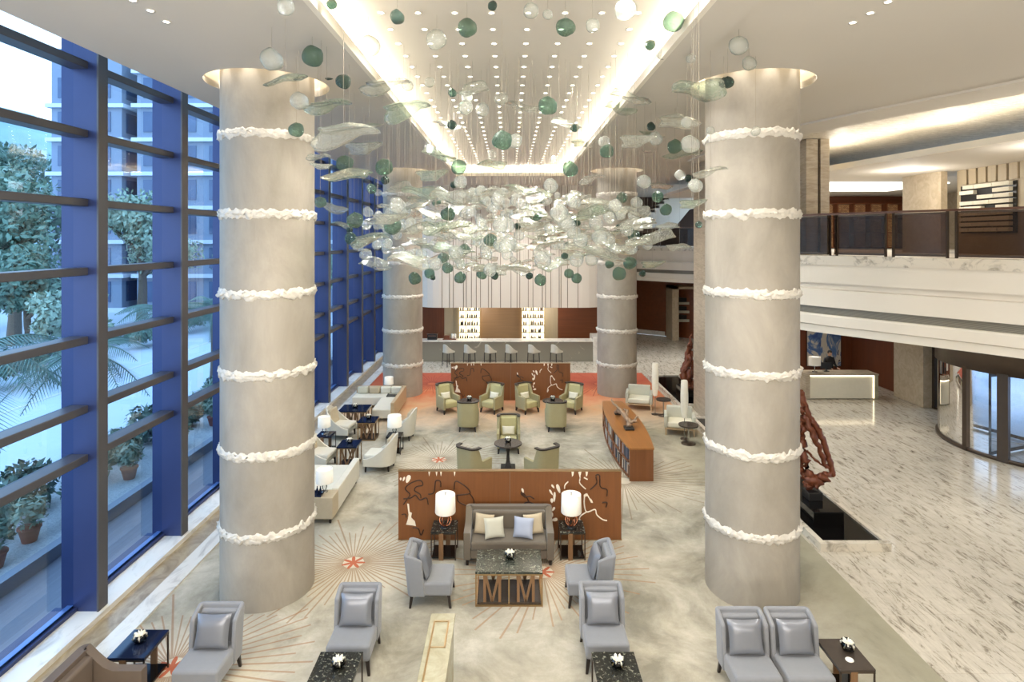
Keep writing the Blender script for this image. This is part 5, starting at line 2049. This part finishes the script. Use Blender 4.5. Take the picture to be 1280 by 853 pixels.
# the dense middle of the cluster: pieces that nothing tells apart
n = tries = 0
while n < 330 and tries < 120000:
    tries += 1
    a = rg.uniform(0, 2 * PI)
    r = rg.random() ** .5
    px, py = 632 + 178 * r * math.cos(a), 286 + 52 * r * math.sin(a)
    if py < 245 and abs(px - 632) > 120:
        continue
    k = 'D' if rg.random() < .52 else ('E' if rg.random() < .4 else 'C')
    Y = rg.uniform(10.0, 22.5) if 540 < px < 735 else rg.uniform(10.0, 19.0)
    size = rg.uniform(.46, .72) if k in 'DE' else rg.uniform(.18, .32)
    p = at(px, py, Y)
    if clash(p, size, k):
        continue
    placed.append((p, size, k))
    lab = {'D': 'clear rippled glass leaf crowded into the dense heart of the hanging cluster', 'E': 'pale green rippled glass leaf crowded into the dense heart of the hanging cluster',
           'C': 'small clear glass orb crowded into the dense heart of the hanging cluster'}[k]
    pendant(k, p.x, p.y, p.z, size, lab, {'D': 'clear leaves in the dense heart', 'E': 'pale green leaves in the dense heart', 'C': 'small clear orbs in the dense heart'}[k])
    n += 1

print('DENSE', n, tries)
# ------------------------------------------------------------------ person at the reception desk
def skin_body(name, nodes, edges, mat, parent, root=0, sub=2):
    me = bpy.data.meshes.new(name)
    me.from_pydata([n[0] for n in nodes], edges, [])
    me.materials.append(MATS[mat])
    o = bpy.data.objects.new(name, me)
    COL.objects.link(o)
    o.parent = parent
    s = o.modifiers.new('skin', 'SKIN')
    s.use_smooth_shade = True
    for i, n in enumerate(nodes):
        r = n[1]
        sv = me.skin_vertices[0].data[i] if me.skin_vertices else None
        if sv:
            sv.radius = r if isinstance(r, tuple) else (r, r)
            sv.use_root = (i == root)
    b = o.modifiers.new('sub', 'SUBSURF')
    b.levels = b.render_levels = sub
    return o


def ensure_skin(me):
    if not me.skin_vertices:
        bm_ = __import__('bmesh').new()
        bm_.from_mesh(me)
        bm_.verts.layers.skin.verify()
        bm_.to_mesh(me)
        bm_.free()


def skin_obj(name, nodes, edges, mat, parent, root=0, sub=2):
    me = bpy.data.meshes.new(name)
    me.from_pydata([n[0] for n in nodes], edges, [])
    ensure_skin(me)
    me.materials.append(MATS[mat])
    o = bpy.data.objects.new(name, me)
    COL.objects.link(o)
    o.parent = parent
    for i, n in enumerate(nodes):
        sv = me.skin_vertices[0].data[i]
        r = n[1]
        sv.radius = r if isinstance(r, tuple) else (r, r)
        sv.use_root = (i == root)
    s = o.modifiers.new('skin', 'SKIN')
    s.use_smooth_shade = True
    b = o.modifiers.new('sub', 'SUBSURF')
    b.levels = b.render_levels = sub
    return o


pr = empty('person', 'person in dark uniform standing behind the reception desk, looking down', 'person', (13.24, 24.55, 0), .1)
# body: pelvis 0, chest 1, neck, head, arms to hands reaching forward (-Y), legs
nodes = [((0, 0, .92), (.15, .11)), ((0, 0, 1.12), (.135, .10)), ((0, 0, 1.34), (.16, .105)), ((0, -.005, 1.45), .06), ((0, -.03, 1.53), .052)]
edges = [(0, 1), (1, 2), (2, 3), (3, 4)]
def chain(start, pts):
    last = start
    for p in pts:
        nodes.append(p)
        edges.append((last, len(nodes) - 1))
        last = len(nodes) - 1
    return last
for s in (-1, 1):
    chain(2, [((s * .17, 0, 1.38), .062), ((s * .235, -.02, 1.14), .046), ((s * .20, -.22, 1.05), .034), ((s * .17, -.27, 1.05), .026)])
    chain(0, [((s * .09, 0, .82), .085), ((s * .10, -.01, .48), .056), ((s * .10, .01, .09), .038), ((s * .10, -.10, .04), .035), ((s * .10, -.16, .03), .028)])
body = skin_obj('body', nodes, edges, 'cloth_black', pr, 0, 2)
m = MB()
hz = 1.615
def headfn(u, v):
    th, ph = 2 * PI * u, PI * v
    x, y, z = math.sin(ph) * math.cos(th), math.sin(ph) * math.sin(th), -math.cos(ph)
    w = .076 * (1 - .18 * max(0, -z))
    X, Yy, Z = x * w, y * .095, z * .118
    if y < 0:
        X0 = abs(x)
        Yy -= .022 * math.exp(-((X / .014) ** 2 + ((Z + .012) / .022) ** 2))      # nose
        Yy += .012 * (math.exp(-(((X - .031) / .014) ** 2 + ((Z - .012) / .011) ** 2)) + math.exp(-(((X + .031) / .014) ** 2 + ((Z - .012) / .011) ** 2)))
        Yy -= .007 * math.exp(-((X / .022) ** 2 + ((Z + .058) / .008) ** 2))
    return (X, Yy, Z)
m.grid(headfn, 48, 33, wrapu=True)
m.tube([(0, .0, -.15), (0, .0, -.07)], .05, 14)
hd = m.build('head', 'skin', pr, loc=(0, -.045, hz), rot=(-.0, 0, 0))
hd.rotation_euler = (.22, 0, .1)
for s in (-1, 1):
    MB().ball((s * .078, .01, -.005), .022, 10, (.45, .8, 1.3)).build('ear', 'skin', hd)
    m = MB().ball((s * .031, -.083, .012), .0115, 10)
    m.build('eye', 'relief_white', hd)
    MB().ball((s * .031, -.0925, .011), .0055, 8).build('iris', 'hair_black', hd)
    MB().tube([(s * .048, -.076, .03), (s * .03, -.09, .036), (s * .016, -.092, .032)], .004, 6).build('eyebrow', 'hair_black', hd)
MB().ball((0, -.093, -.058), .02, 10, (1.1, .35, .32)).build('mouth', 'lip', hd)
m = MB()
def hair(u, v):
    th, ph = 2 * PI * u, PI * (.42 + .58 * v)
    x, y, z = math.sin(ph) * math.cos(th), math.sin(ph) * math.sin(th), -math.cos(ph)
    low = .05 if y < -.35 else -.06 * max(0, y + .2)
    return (x * .084, y * .103 + .006, max(z * .128, low))
m.grid(hair, 40, 14, wrapu=True)
m.build('hair', 'hair_black', hd)
# hands with fingers, holding papers on the desk
for s in (-1, 1):
    b = Vector((s * .165, -.285, 1.048))
    nd = [(tuple(b), .022), ((b.x - s * .006, b.y - .05, b.z - .003), (.034, .016)), ((b.x - s * .008, b.y - .085, b.z - .006), (.036, .014))]
    ed = [(0, 1), (1, 2)]
    for f in range(4):
        ox = (f - 1.5) * .019
        L = (.062, .074, .07, .055)[f if s > 0 else f]
        i0 = len(nd)
        nd += [((b.x - s * .008 + ox, b.y - .098, b.z - .008), .0085), ((b.x - s * .008 + ox * 1.08, b.y - .098 - L * .55, b.z - .014), .0078), ((b.x - s * .008 + ox * 1.1, b.y - .098 - L, b.z - .032), .0065)]
        ed += [(2, i0), (i0, i0 + 1), (i0 + 1, i0 + 2)]
    i0 = len(nd)
    nd += [((b.x - s * .036, b.y - .045, b.z - .008), .0105), ((b.x - s * .052, b.y - .075, b.z - .014), .0095), ((b.x - s * .055, b.y - .102, b.z - .022), .0075)]
    ed += [(1, i0), (i0, i0 + 1), (i0 + 1, i0 + 2)]
    skin_obj('hand', nd, ed, 'skin', pr, 0, 2)
MB().lathe([(.062, 0), (.055, .05)], 20, caps=False).build('collar', 'cloth_black', pr, loc=(0, -.015, 1.44))

# ------------------------------------------------------------------ outside the windows
struct(MB().box(-120, -7.55, -30, 120, -.45, -.3).build('ground_outside', 'asphalt'), 'pale road and paving outside the windows')
struct(MB().box(-9.05, -7.55, .5, 38, -.3, -.06).build('terrace', 'deck_wood'), 'grey timber terrace along the outside of the windows')
m = MB().box(-9.25, -9.05, .5, 38, -.3, .2)
struct(m.build('kerb_outside', 'plinth_out'), 'grey planter kerb along the terrace')
o = MB().box(-12.4, -9.25, .5, 38, -.3, .1).build('gravel_bed', 'pebble')
struct(o, 'planting bed of pale pebbles beyond the terrace')
o = MB().box(-24.9, -24.4, .5, 60, -.3, .9).build('garden_wall', 'plinth_out')
tag(o, 'low grey garden wall across the road', 'wall')
o = MB().box(-19.4, -19.2, .5, 60, -.3, -.285).build('road_line', 'relief_white')
struct(o, 'white painted line on the road outside')


def leafcloud(m, c, r, n, size, rg, flat=.7):
    for _ in range(n):
        d = Vector((rg.gauss(0, 1), rg.gauss(0, 1), rg.gauss(0, 1))).normalized()
        q = Vector(c) + Vector((d.x * r, d.y * r, d.z * r * flat)) * rg.uniform(.55, 1.05)
        u = Vector((rg.gauss(0, 1), rg.gauss(0, 1), rg.gauss(0, 1))).normalized()
        w = u.cross(d + Vector((.01, .02, .03))).normalized()
        s = size * rg.uniform(.6, 1.3)
        m.add([q - u * s, q + w * s * .45, q + u * s, q - w * s * .45], [(0, 1, 2, 3)])


def tree(label, loc, h, r, mat='foliage', seed=1, n=900, leaf=.22):
    rr_ = random.Random(seed)
    t = empty('tree', label, 'tree', loc)
    m = MB()
    m.tube([(0, 0, 0), (.08, .05, h * .3), (-.05, .0, h * .7)], [r * .1, r * .07, r * .04], 8)
    for i in range(5):
        a = i * 1.3
        m.tube([(0, 0, h * (.35 + .06 * i)), (r * .5 * math.cos(a), r * .5 * math.sin(a), h * (.55 + .06 * i))], [r * .05, r * .02], 6)
    m.build('trunk', 'trunk', t)
    m = MB()
    for i in range(9):
        a = rr_.uniform(0, 6.28)
        q = rr_.uniform(.1, .65) * r
        leafcloud(m, (q * math.cos(a), q * math.sin(a), h * rr_.uniform(.5, .95)), r * rr_.uniform(.4, .62), n // 9, leaf, rr_)
    m.build('foliage', mat, t)
    return t


def palm(label, loc, h, L=2.2, seed=1, n=15):
    rr_ = random.Random(seed)
    t = empty('palm_tree', label, 'palm tree', loc)
    MB().tube([(0, 0, 0), (.06, .0, h * .5), (0, .05, h)], [.2, .16, .14], 10).build('trunk', 'trunk', t)
    for k in range(n):
        a = k * 2.4 + rr_.uniform(-.2, .2)
        up = rr_.uniform(.1, 1.15)
        m = MB()
        pts = []
        for i in range(9):
            s = i / 8
            pts.append(Vector((math.cos(a) * L * s * math.cos(up * (1 - s * .3)), math.sin(a) * L * s * math.cos(up * (1 - s * .3)), h + L * (s * math.sin(up) - .75 * s * s))))
        m.tube(pts, [.03 - .0028 * i for i in range(9)], 5)
        for i in range(1, 30):
            s = i / 30
            f = s * 8
            j = min(7, int(f))
            p = pts[j].lerp(pts[j + 1], f - j)
            tn = (pts[j + 1] - pts[j]).normalized()
            sd = tn.cross(Vector((0, 0, 1))).normalized()
            ln = L * .30 * math.sin(PI * (.12 + .85 * s))
            for q in (-1, 1):
                e = p + sd * q * ln * .8 + tn * ln * .6 - Vector((0, 0, ln * .35))
                m.add([p - tn * .018, p + tn * .018, e], [(0, 1, 2)])
        m.build('frond', 'palm_green', t)
    return t


palm('palm tree whose fronds fill the nearest window bay', (-11.3, 12.3, .1), 3.6, 2.4, 3, 22)
palm('palm tree standing out through the second window bay', (-11.6, 16.2, .1), 3.0, 1.9, 4, 20)
palm('palm tree behind the second window fin', (-11.2, 19.4, .1), 3.7, 1.9, 6, 20)
palm('palm tree seen just before the near window column', (-11.5, 23.0, .1), 3.5, 1.9, 8, 20)
palm('palm tree near the far end of the terrace bed', (-11.2, 28.0, .1), 3.4, 2.4, 9, 18)
for i, (x, y, h, r, mt, lab) in enumerate(((-31, 37, 9.5, 4.2, 'foliage', 'broad green tree across the road, before the narrow tower wing'), (-28, 45, 10.5, 4.2, 'foliage_pale', 'pale green tree across the road, before the tall tower'),
                                           (-18.5, 44, 9.5, 3.6, 'foliage', 'dark green tree across the road, beyond the pale one'), (-38, 43, 12, 4.8, 'foliage_pale', 'pale large tree far across the road at the frame edge'),
                                           (-51, 60, 17, 6.0, 'foliage', 'hazy tall tree on the slope beside the narrow tower wing'), (-27, 33, 6.0, 2.6, 'foliage', 'small round tree behind the low garden wall'),
                                           (-12, 44, 6, 2.0, 'foliage_pale', 'pale tree beyond the far end of the terrace'), (-20, 27, 4.4, 1.6, 'foliage_pale', 'small pale tree at the road edge'))):
    tree(lab, (x, y, -.3), h, r, mt, i + 1, 5200, .12 + .028 * r)
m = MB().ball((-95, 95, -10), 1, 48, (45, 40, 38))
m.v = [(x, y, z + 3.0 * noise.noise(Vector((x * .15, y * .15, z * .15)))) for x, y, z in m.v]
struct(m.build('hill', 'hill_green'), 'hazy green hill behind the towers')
for i, (x, y, lab) in enumerate(((-9.75, 11.2, 'first'), (-9.9, 12.2, 'second'), (-9.7, 13.3, 'third'), (-9.9, 15.4, 'fourth'), (-9.8, 17.6, 'fifth'), (-9.9, 19.8, 'sixth'))):
    t = empty('potted_plant', 'leafy plant in a terracotta pot on the pebble bed outside, %s along the terrace' % lab, 'potted plant', (x, y, .1))
    MB().lathe([(.13, 0), (.19, .26), (.21, .27), (.21, .31), (.17, .31)], 20).build('pot', 'terracotta', t)
    m = MB()
    leafcloud(m, (0, 0, .62), .32, 240, .09, random.Random(i), 1.0)
    m.build('foliage', 'foliage_pale' if i % 2 else 'foliage', t)
rr_ = random.Random(17)
for i in range(12):
    t = empty('shrub', 'low bushy shrub in the pebble bed outside, %s along the terrace' % rank[i], 'shrub', (-10.75 - .2 * (i % 3), 10.7 + 1.5 * i, .1))
    m = MB()
    s_ = rr_.uniform(.55, .85)
    leafcloud(m, (0, 0, s_ * .7), s_ * .75, 420, .13, rr_, 1.0)
    m.build('foliage', ('foliage', 'foliage_pale', 'palm_green')[i % 3], t)
    MB().tube([(0, 0, 0), (.02, 0, s_ * .5)], .03, 6).build('stem', 'trunk', t)
rr_ = random.Random(40)
m = MB()
for _ in range(26):
    y = rr_.uniform(24, 50)
    leafcloud(m, (-22.4 + rr_.uniform(-.2, .2), y, .6 + rr_.uniform(0, .3)), .8, 160, .16, rr_)
o = m.build('hedge', 'foliage')
tag(o, 'loose green hedge growing over the low wall across the road', 'hedge', kind='stuff')
# apartment tower
def tower(label, loc, w, d, h, fl):
    t = empty('apartment_tower', label, 'building', loc)
    MB().box(-w / 2, w / 2, -d / 2, d / 2, 0, h).build('wall', 'tower_wall', t)
    m = MB()
    for i in range(int(h / fl)):
        m.box(-w / 2 - .35, w / 2 + .35, -d / 2 - .35, d / 2 + .35, i * fl, i * fl + .35)
    m.build('floor_band', 'tower_band', t)
    for k in range(int(w / 3)):
        m = MB()
        x = -w / 2 + 1.5 + k * 3
        for i in range(int(h / fl)):
            m.box(x - .9, x + .9, -d / 2 - .06, -d / 2 + .1, i * fl + .9, i * fl + fl - .35)
        m.build('window_grille', 'tower_glass', t)
    for k in range(int(d / 3)):
        m = MB()
        y = -d / 2 + 1.5 + k * 3
        for i in range(int(h / fl)):
            m.box(w / 2 - .1, w / 2 + .06, y - .9, y + .9, i * fl + .9, i * fl + fl - .35)
        m.build('window_grille', 'tower_glass', t)
    MB().box(-w * .3, w * .3, -d * .3, d * .3, h, h + 2.2).build('roof_house', 'tower_band', t)
    return t
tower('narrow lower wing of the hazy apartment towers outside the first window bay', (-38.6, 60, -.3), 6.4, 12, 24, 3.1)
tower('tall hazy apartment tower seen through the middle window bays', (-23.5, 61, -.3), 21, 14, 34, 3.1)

# outside the revolving door
struct(MB().box(16.1, 60, -10, 60, -.2, -.015).build('forecourt_ground', 'forecourt'), 'pale forecourt outside the revolving door')
t = empty('parked_car', 'white car parked on the forecourt beyond the revolving door', 'car', (23.5, 26.0, -.015), .35)
m = MB()
prof = [(-2.2, .35), (-2.2, .8), (-1.4, .95), (-.7, 1.45), (.9, 1.45), (1.6, .95), (2.15, .85), (2.2, .35)]
vs = [(x, s * (.85 - (.12 if z > 1.2 else 0)), z) for s in (-1, 1) for x, z in prof]
k = len(prof)
m.add(vs, [tuple(range(k)), tuple(range(2 * k - 1, k - 1, -1))] + [(i, k + i, k + (i + 1) % k, (i + 1) % k) for i in range(k)])
m.build('body', 'car_white', t, bevel=.06, seg=3)
m = MB().box(-.95, 1.05, -.80, .80, .98, 1.36)
m.build('side_window', 'tower_glass', t, bevel=.05)
for x in (-1.35, 1.35):
    for y in (-.78, .78):
        m = MB()
        m.lathe([(.33, -.1), (.33, .1)], 24)
        m.build('wheel', 'tyre', t, loc=(x, y, .33), rot=(PI / 2, 0, 0))
o = MB().box(30, 30.5, 10, 56, -.015, 5.5).build('forecourt_facade', 'plinth_out')
tag(o, 'plain grey facade across the forecourt', 'building')

# ------------------------------------------------------------------ light
W = bpy.data.worlds.new('world')
SC.world = W
W.use_nodes = True
nt = W.node_tree
nt.nodes.clear()
wo = nt.nodes.new('ShaderNodeOutputWorld')
bg = nt.nodes.new('ShaderNodeBackground')
tc = nt.nodes.new('ShaderNodeTexCoord')
sx = nt.nodes.new('ShaderNodeSeparateXYZ')
rp = nt.nodes.new('ShaderNodeValToRGB')
rp.color_ramp.elements[0].position = 0.0
rp.color_ramp.elements[0].color = (.80, .90, 1.0, 1)
rp.color_ramp.elements[1].position = .55
rp.color_ramp.elements[1].color = (.42, .66, 1.0, 1)
nt.links.new(tc.outputs['Generated'], sx.inputs[0])
nt.links.new(sx.outputs[2], rp.inputs[0])
nt.links.new(rp.outputs[0], bg.inputs[0])
bg.inputs[1].default_value = 1.9
nt.links.new(bg.outputs[0], wo.inputs[0])

WARM = (1, .955, .885)
for j in range(9):
    for x in (-1.31, 1.31):
        lamp('SPOT', 'coffer_spot', (x, 4.6 + 2.45 * j, UZ - .08), 130, WARM, (0, 0, 0), .06, 165, .6)
for x, y, p in ((-4.6, 6, 1), (4.6, 6, 1), (-4.6, 17.5, 1.2), (4.4, 17.5, 1.2), (-4.0, 28.5, .8), (4.0, 28.5, .9), (8.6, 9, .8)):
    lamp('SPOT', 'ceiling_spot', (x, y, CZ - .05), 420 * p, WARM, (0, 0, 0), .25, 130)
for x, y, p in ((11, 13, 1), (9.6, 19, 1), (12.5, 19.5, 1), (12.5, 24.8, 1.2), (9.2, 25, 1), (8, 30, 1.2), (11.5, 31.5, 1.2), (13.5, 15, 1)):
    lamp('SPOT', 'soffit_fill', (x, y, 3.9), 150 * p, WARM, (0, 0, 0), .15, 140)  # unseen spots added to light the lobby under the balcony
for x, y in ((11.5, 13), (11.5, 18), (11.5, 24)):
    lamp('POINT', 'balcony_lamp', (x + .6, y, 7.9), 50, WARM, size=.2)
lamp('SPOT', 'bar_floor_fill', (0, 29.2, 9.0), 420, WARM, (0, 0, 0), .2, 120)  # extra light added to brighten the floor strip before the bar
lamp('POINT', 'bar_lamp', (-1.8, 32.6, 2.4), 30, WARM, size=.1)
lamp('POINT', 'bar_lamp', (1.8, 32.6, 2.4), 30, WARM, size=.1)
for cx, cy in COLS:
    for k in range(10):
        a = 2 * PI * (k + .5) / 10
        lamp('SPOT', 'column_spot', (cx + .94 * math.cos(a), cy + .94 * math.sin(a), CZ + .44), 16, WARM, (0, 0, 0), .02, 60, .6)
# fill lights added unseen behind the camera, for ceiling, columns and fronts
lamp('AREA', 'gallery_fill', (0, -2.4, 7.8), 260, WARM, (R(65), 0, 0), 12, sy=2.5)
lamp('AREA', 'gallery_fill', (0, -2.6, 4.2), 620, WARM, (R(118), 0, 0), 14, sy=3)
for x, y in ((9.6, 18.2), (10.4, 14.8), (10.7, 11.5), (11.0, 9.0)):
    lamp('POINT', 'shimmer_cove_lamp', (x + .6, y, 8.75), 8, WARM, size=.1)

# ------------------------------------------------------------------ camera
cam = bpy.data.cameras.new('camera')
co = bpy.data.objects.new('camera', cam)
COL.objects.link(co)
co.location = (0, 0, CAMZ)
co.rotation_euler = (PI / 2, 0, 0)
cam.sensor_width = 36
cam.lens = FPX / 1280 * 36
cam.shift_x = (640 - VX) / 1280
cam.shift_y = -(426.5 - VY) / 1280
cam.clip_end = 400
SC.camera = co
SC.view_settings.view_transform = 'Standard'
SC.view_settings.look = 'None'
SC.view_settings.exposure = 1.03
SC.cycles.use_denoising = True
SC.cycles.max_bounces = 8
SC.cycles.transparent_max_bounces = 14
SC.cycles.caustics_reflective = False
SC.cycles.caustics_refractive = False
SC.cycles.sample_clamp_indirect = 4.0
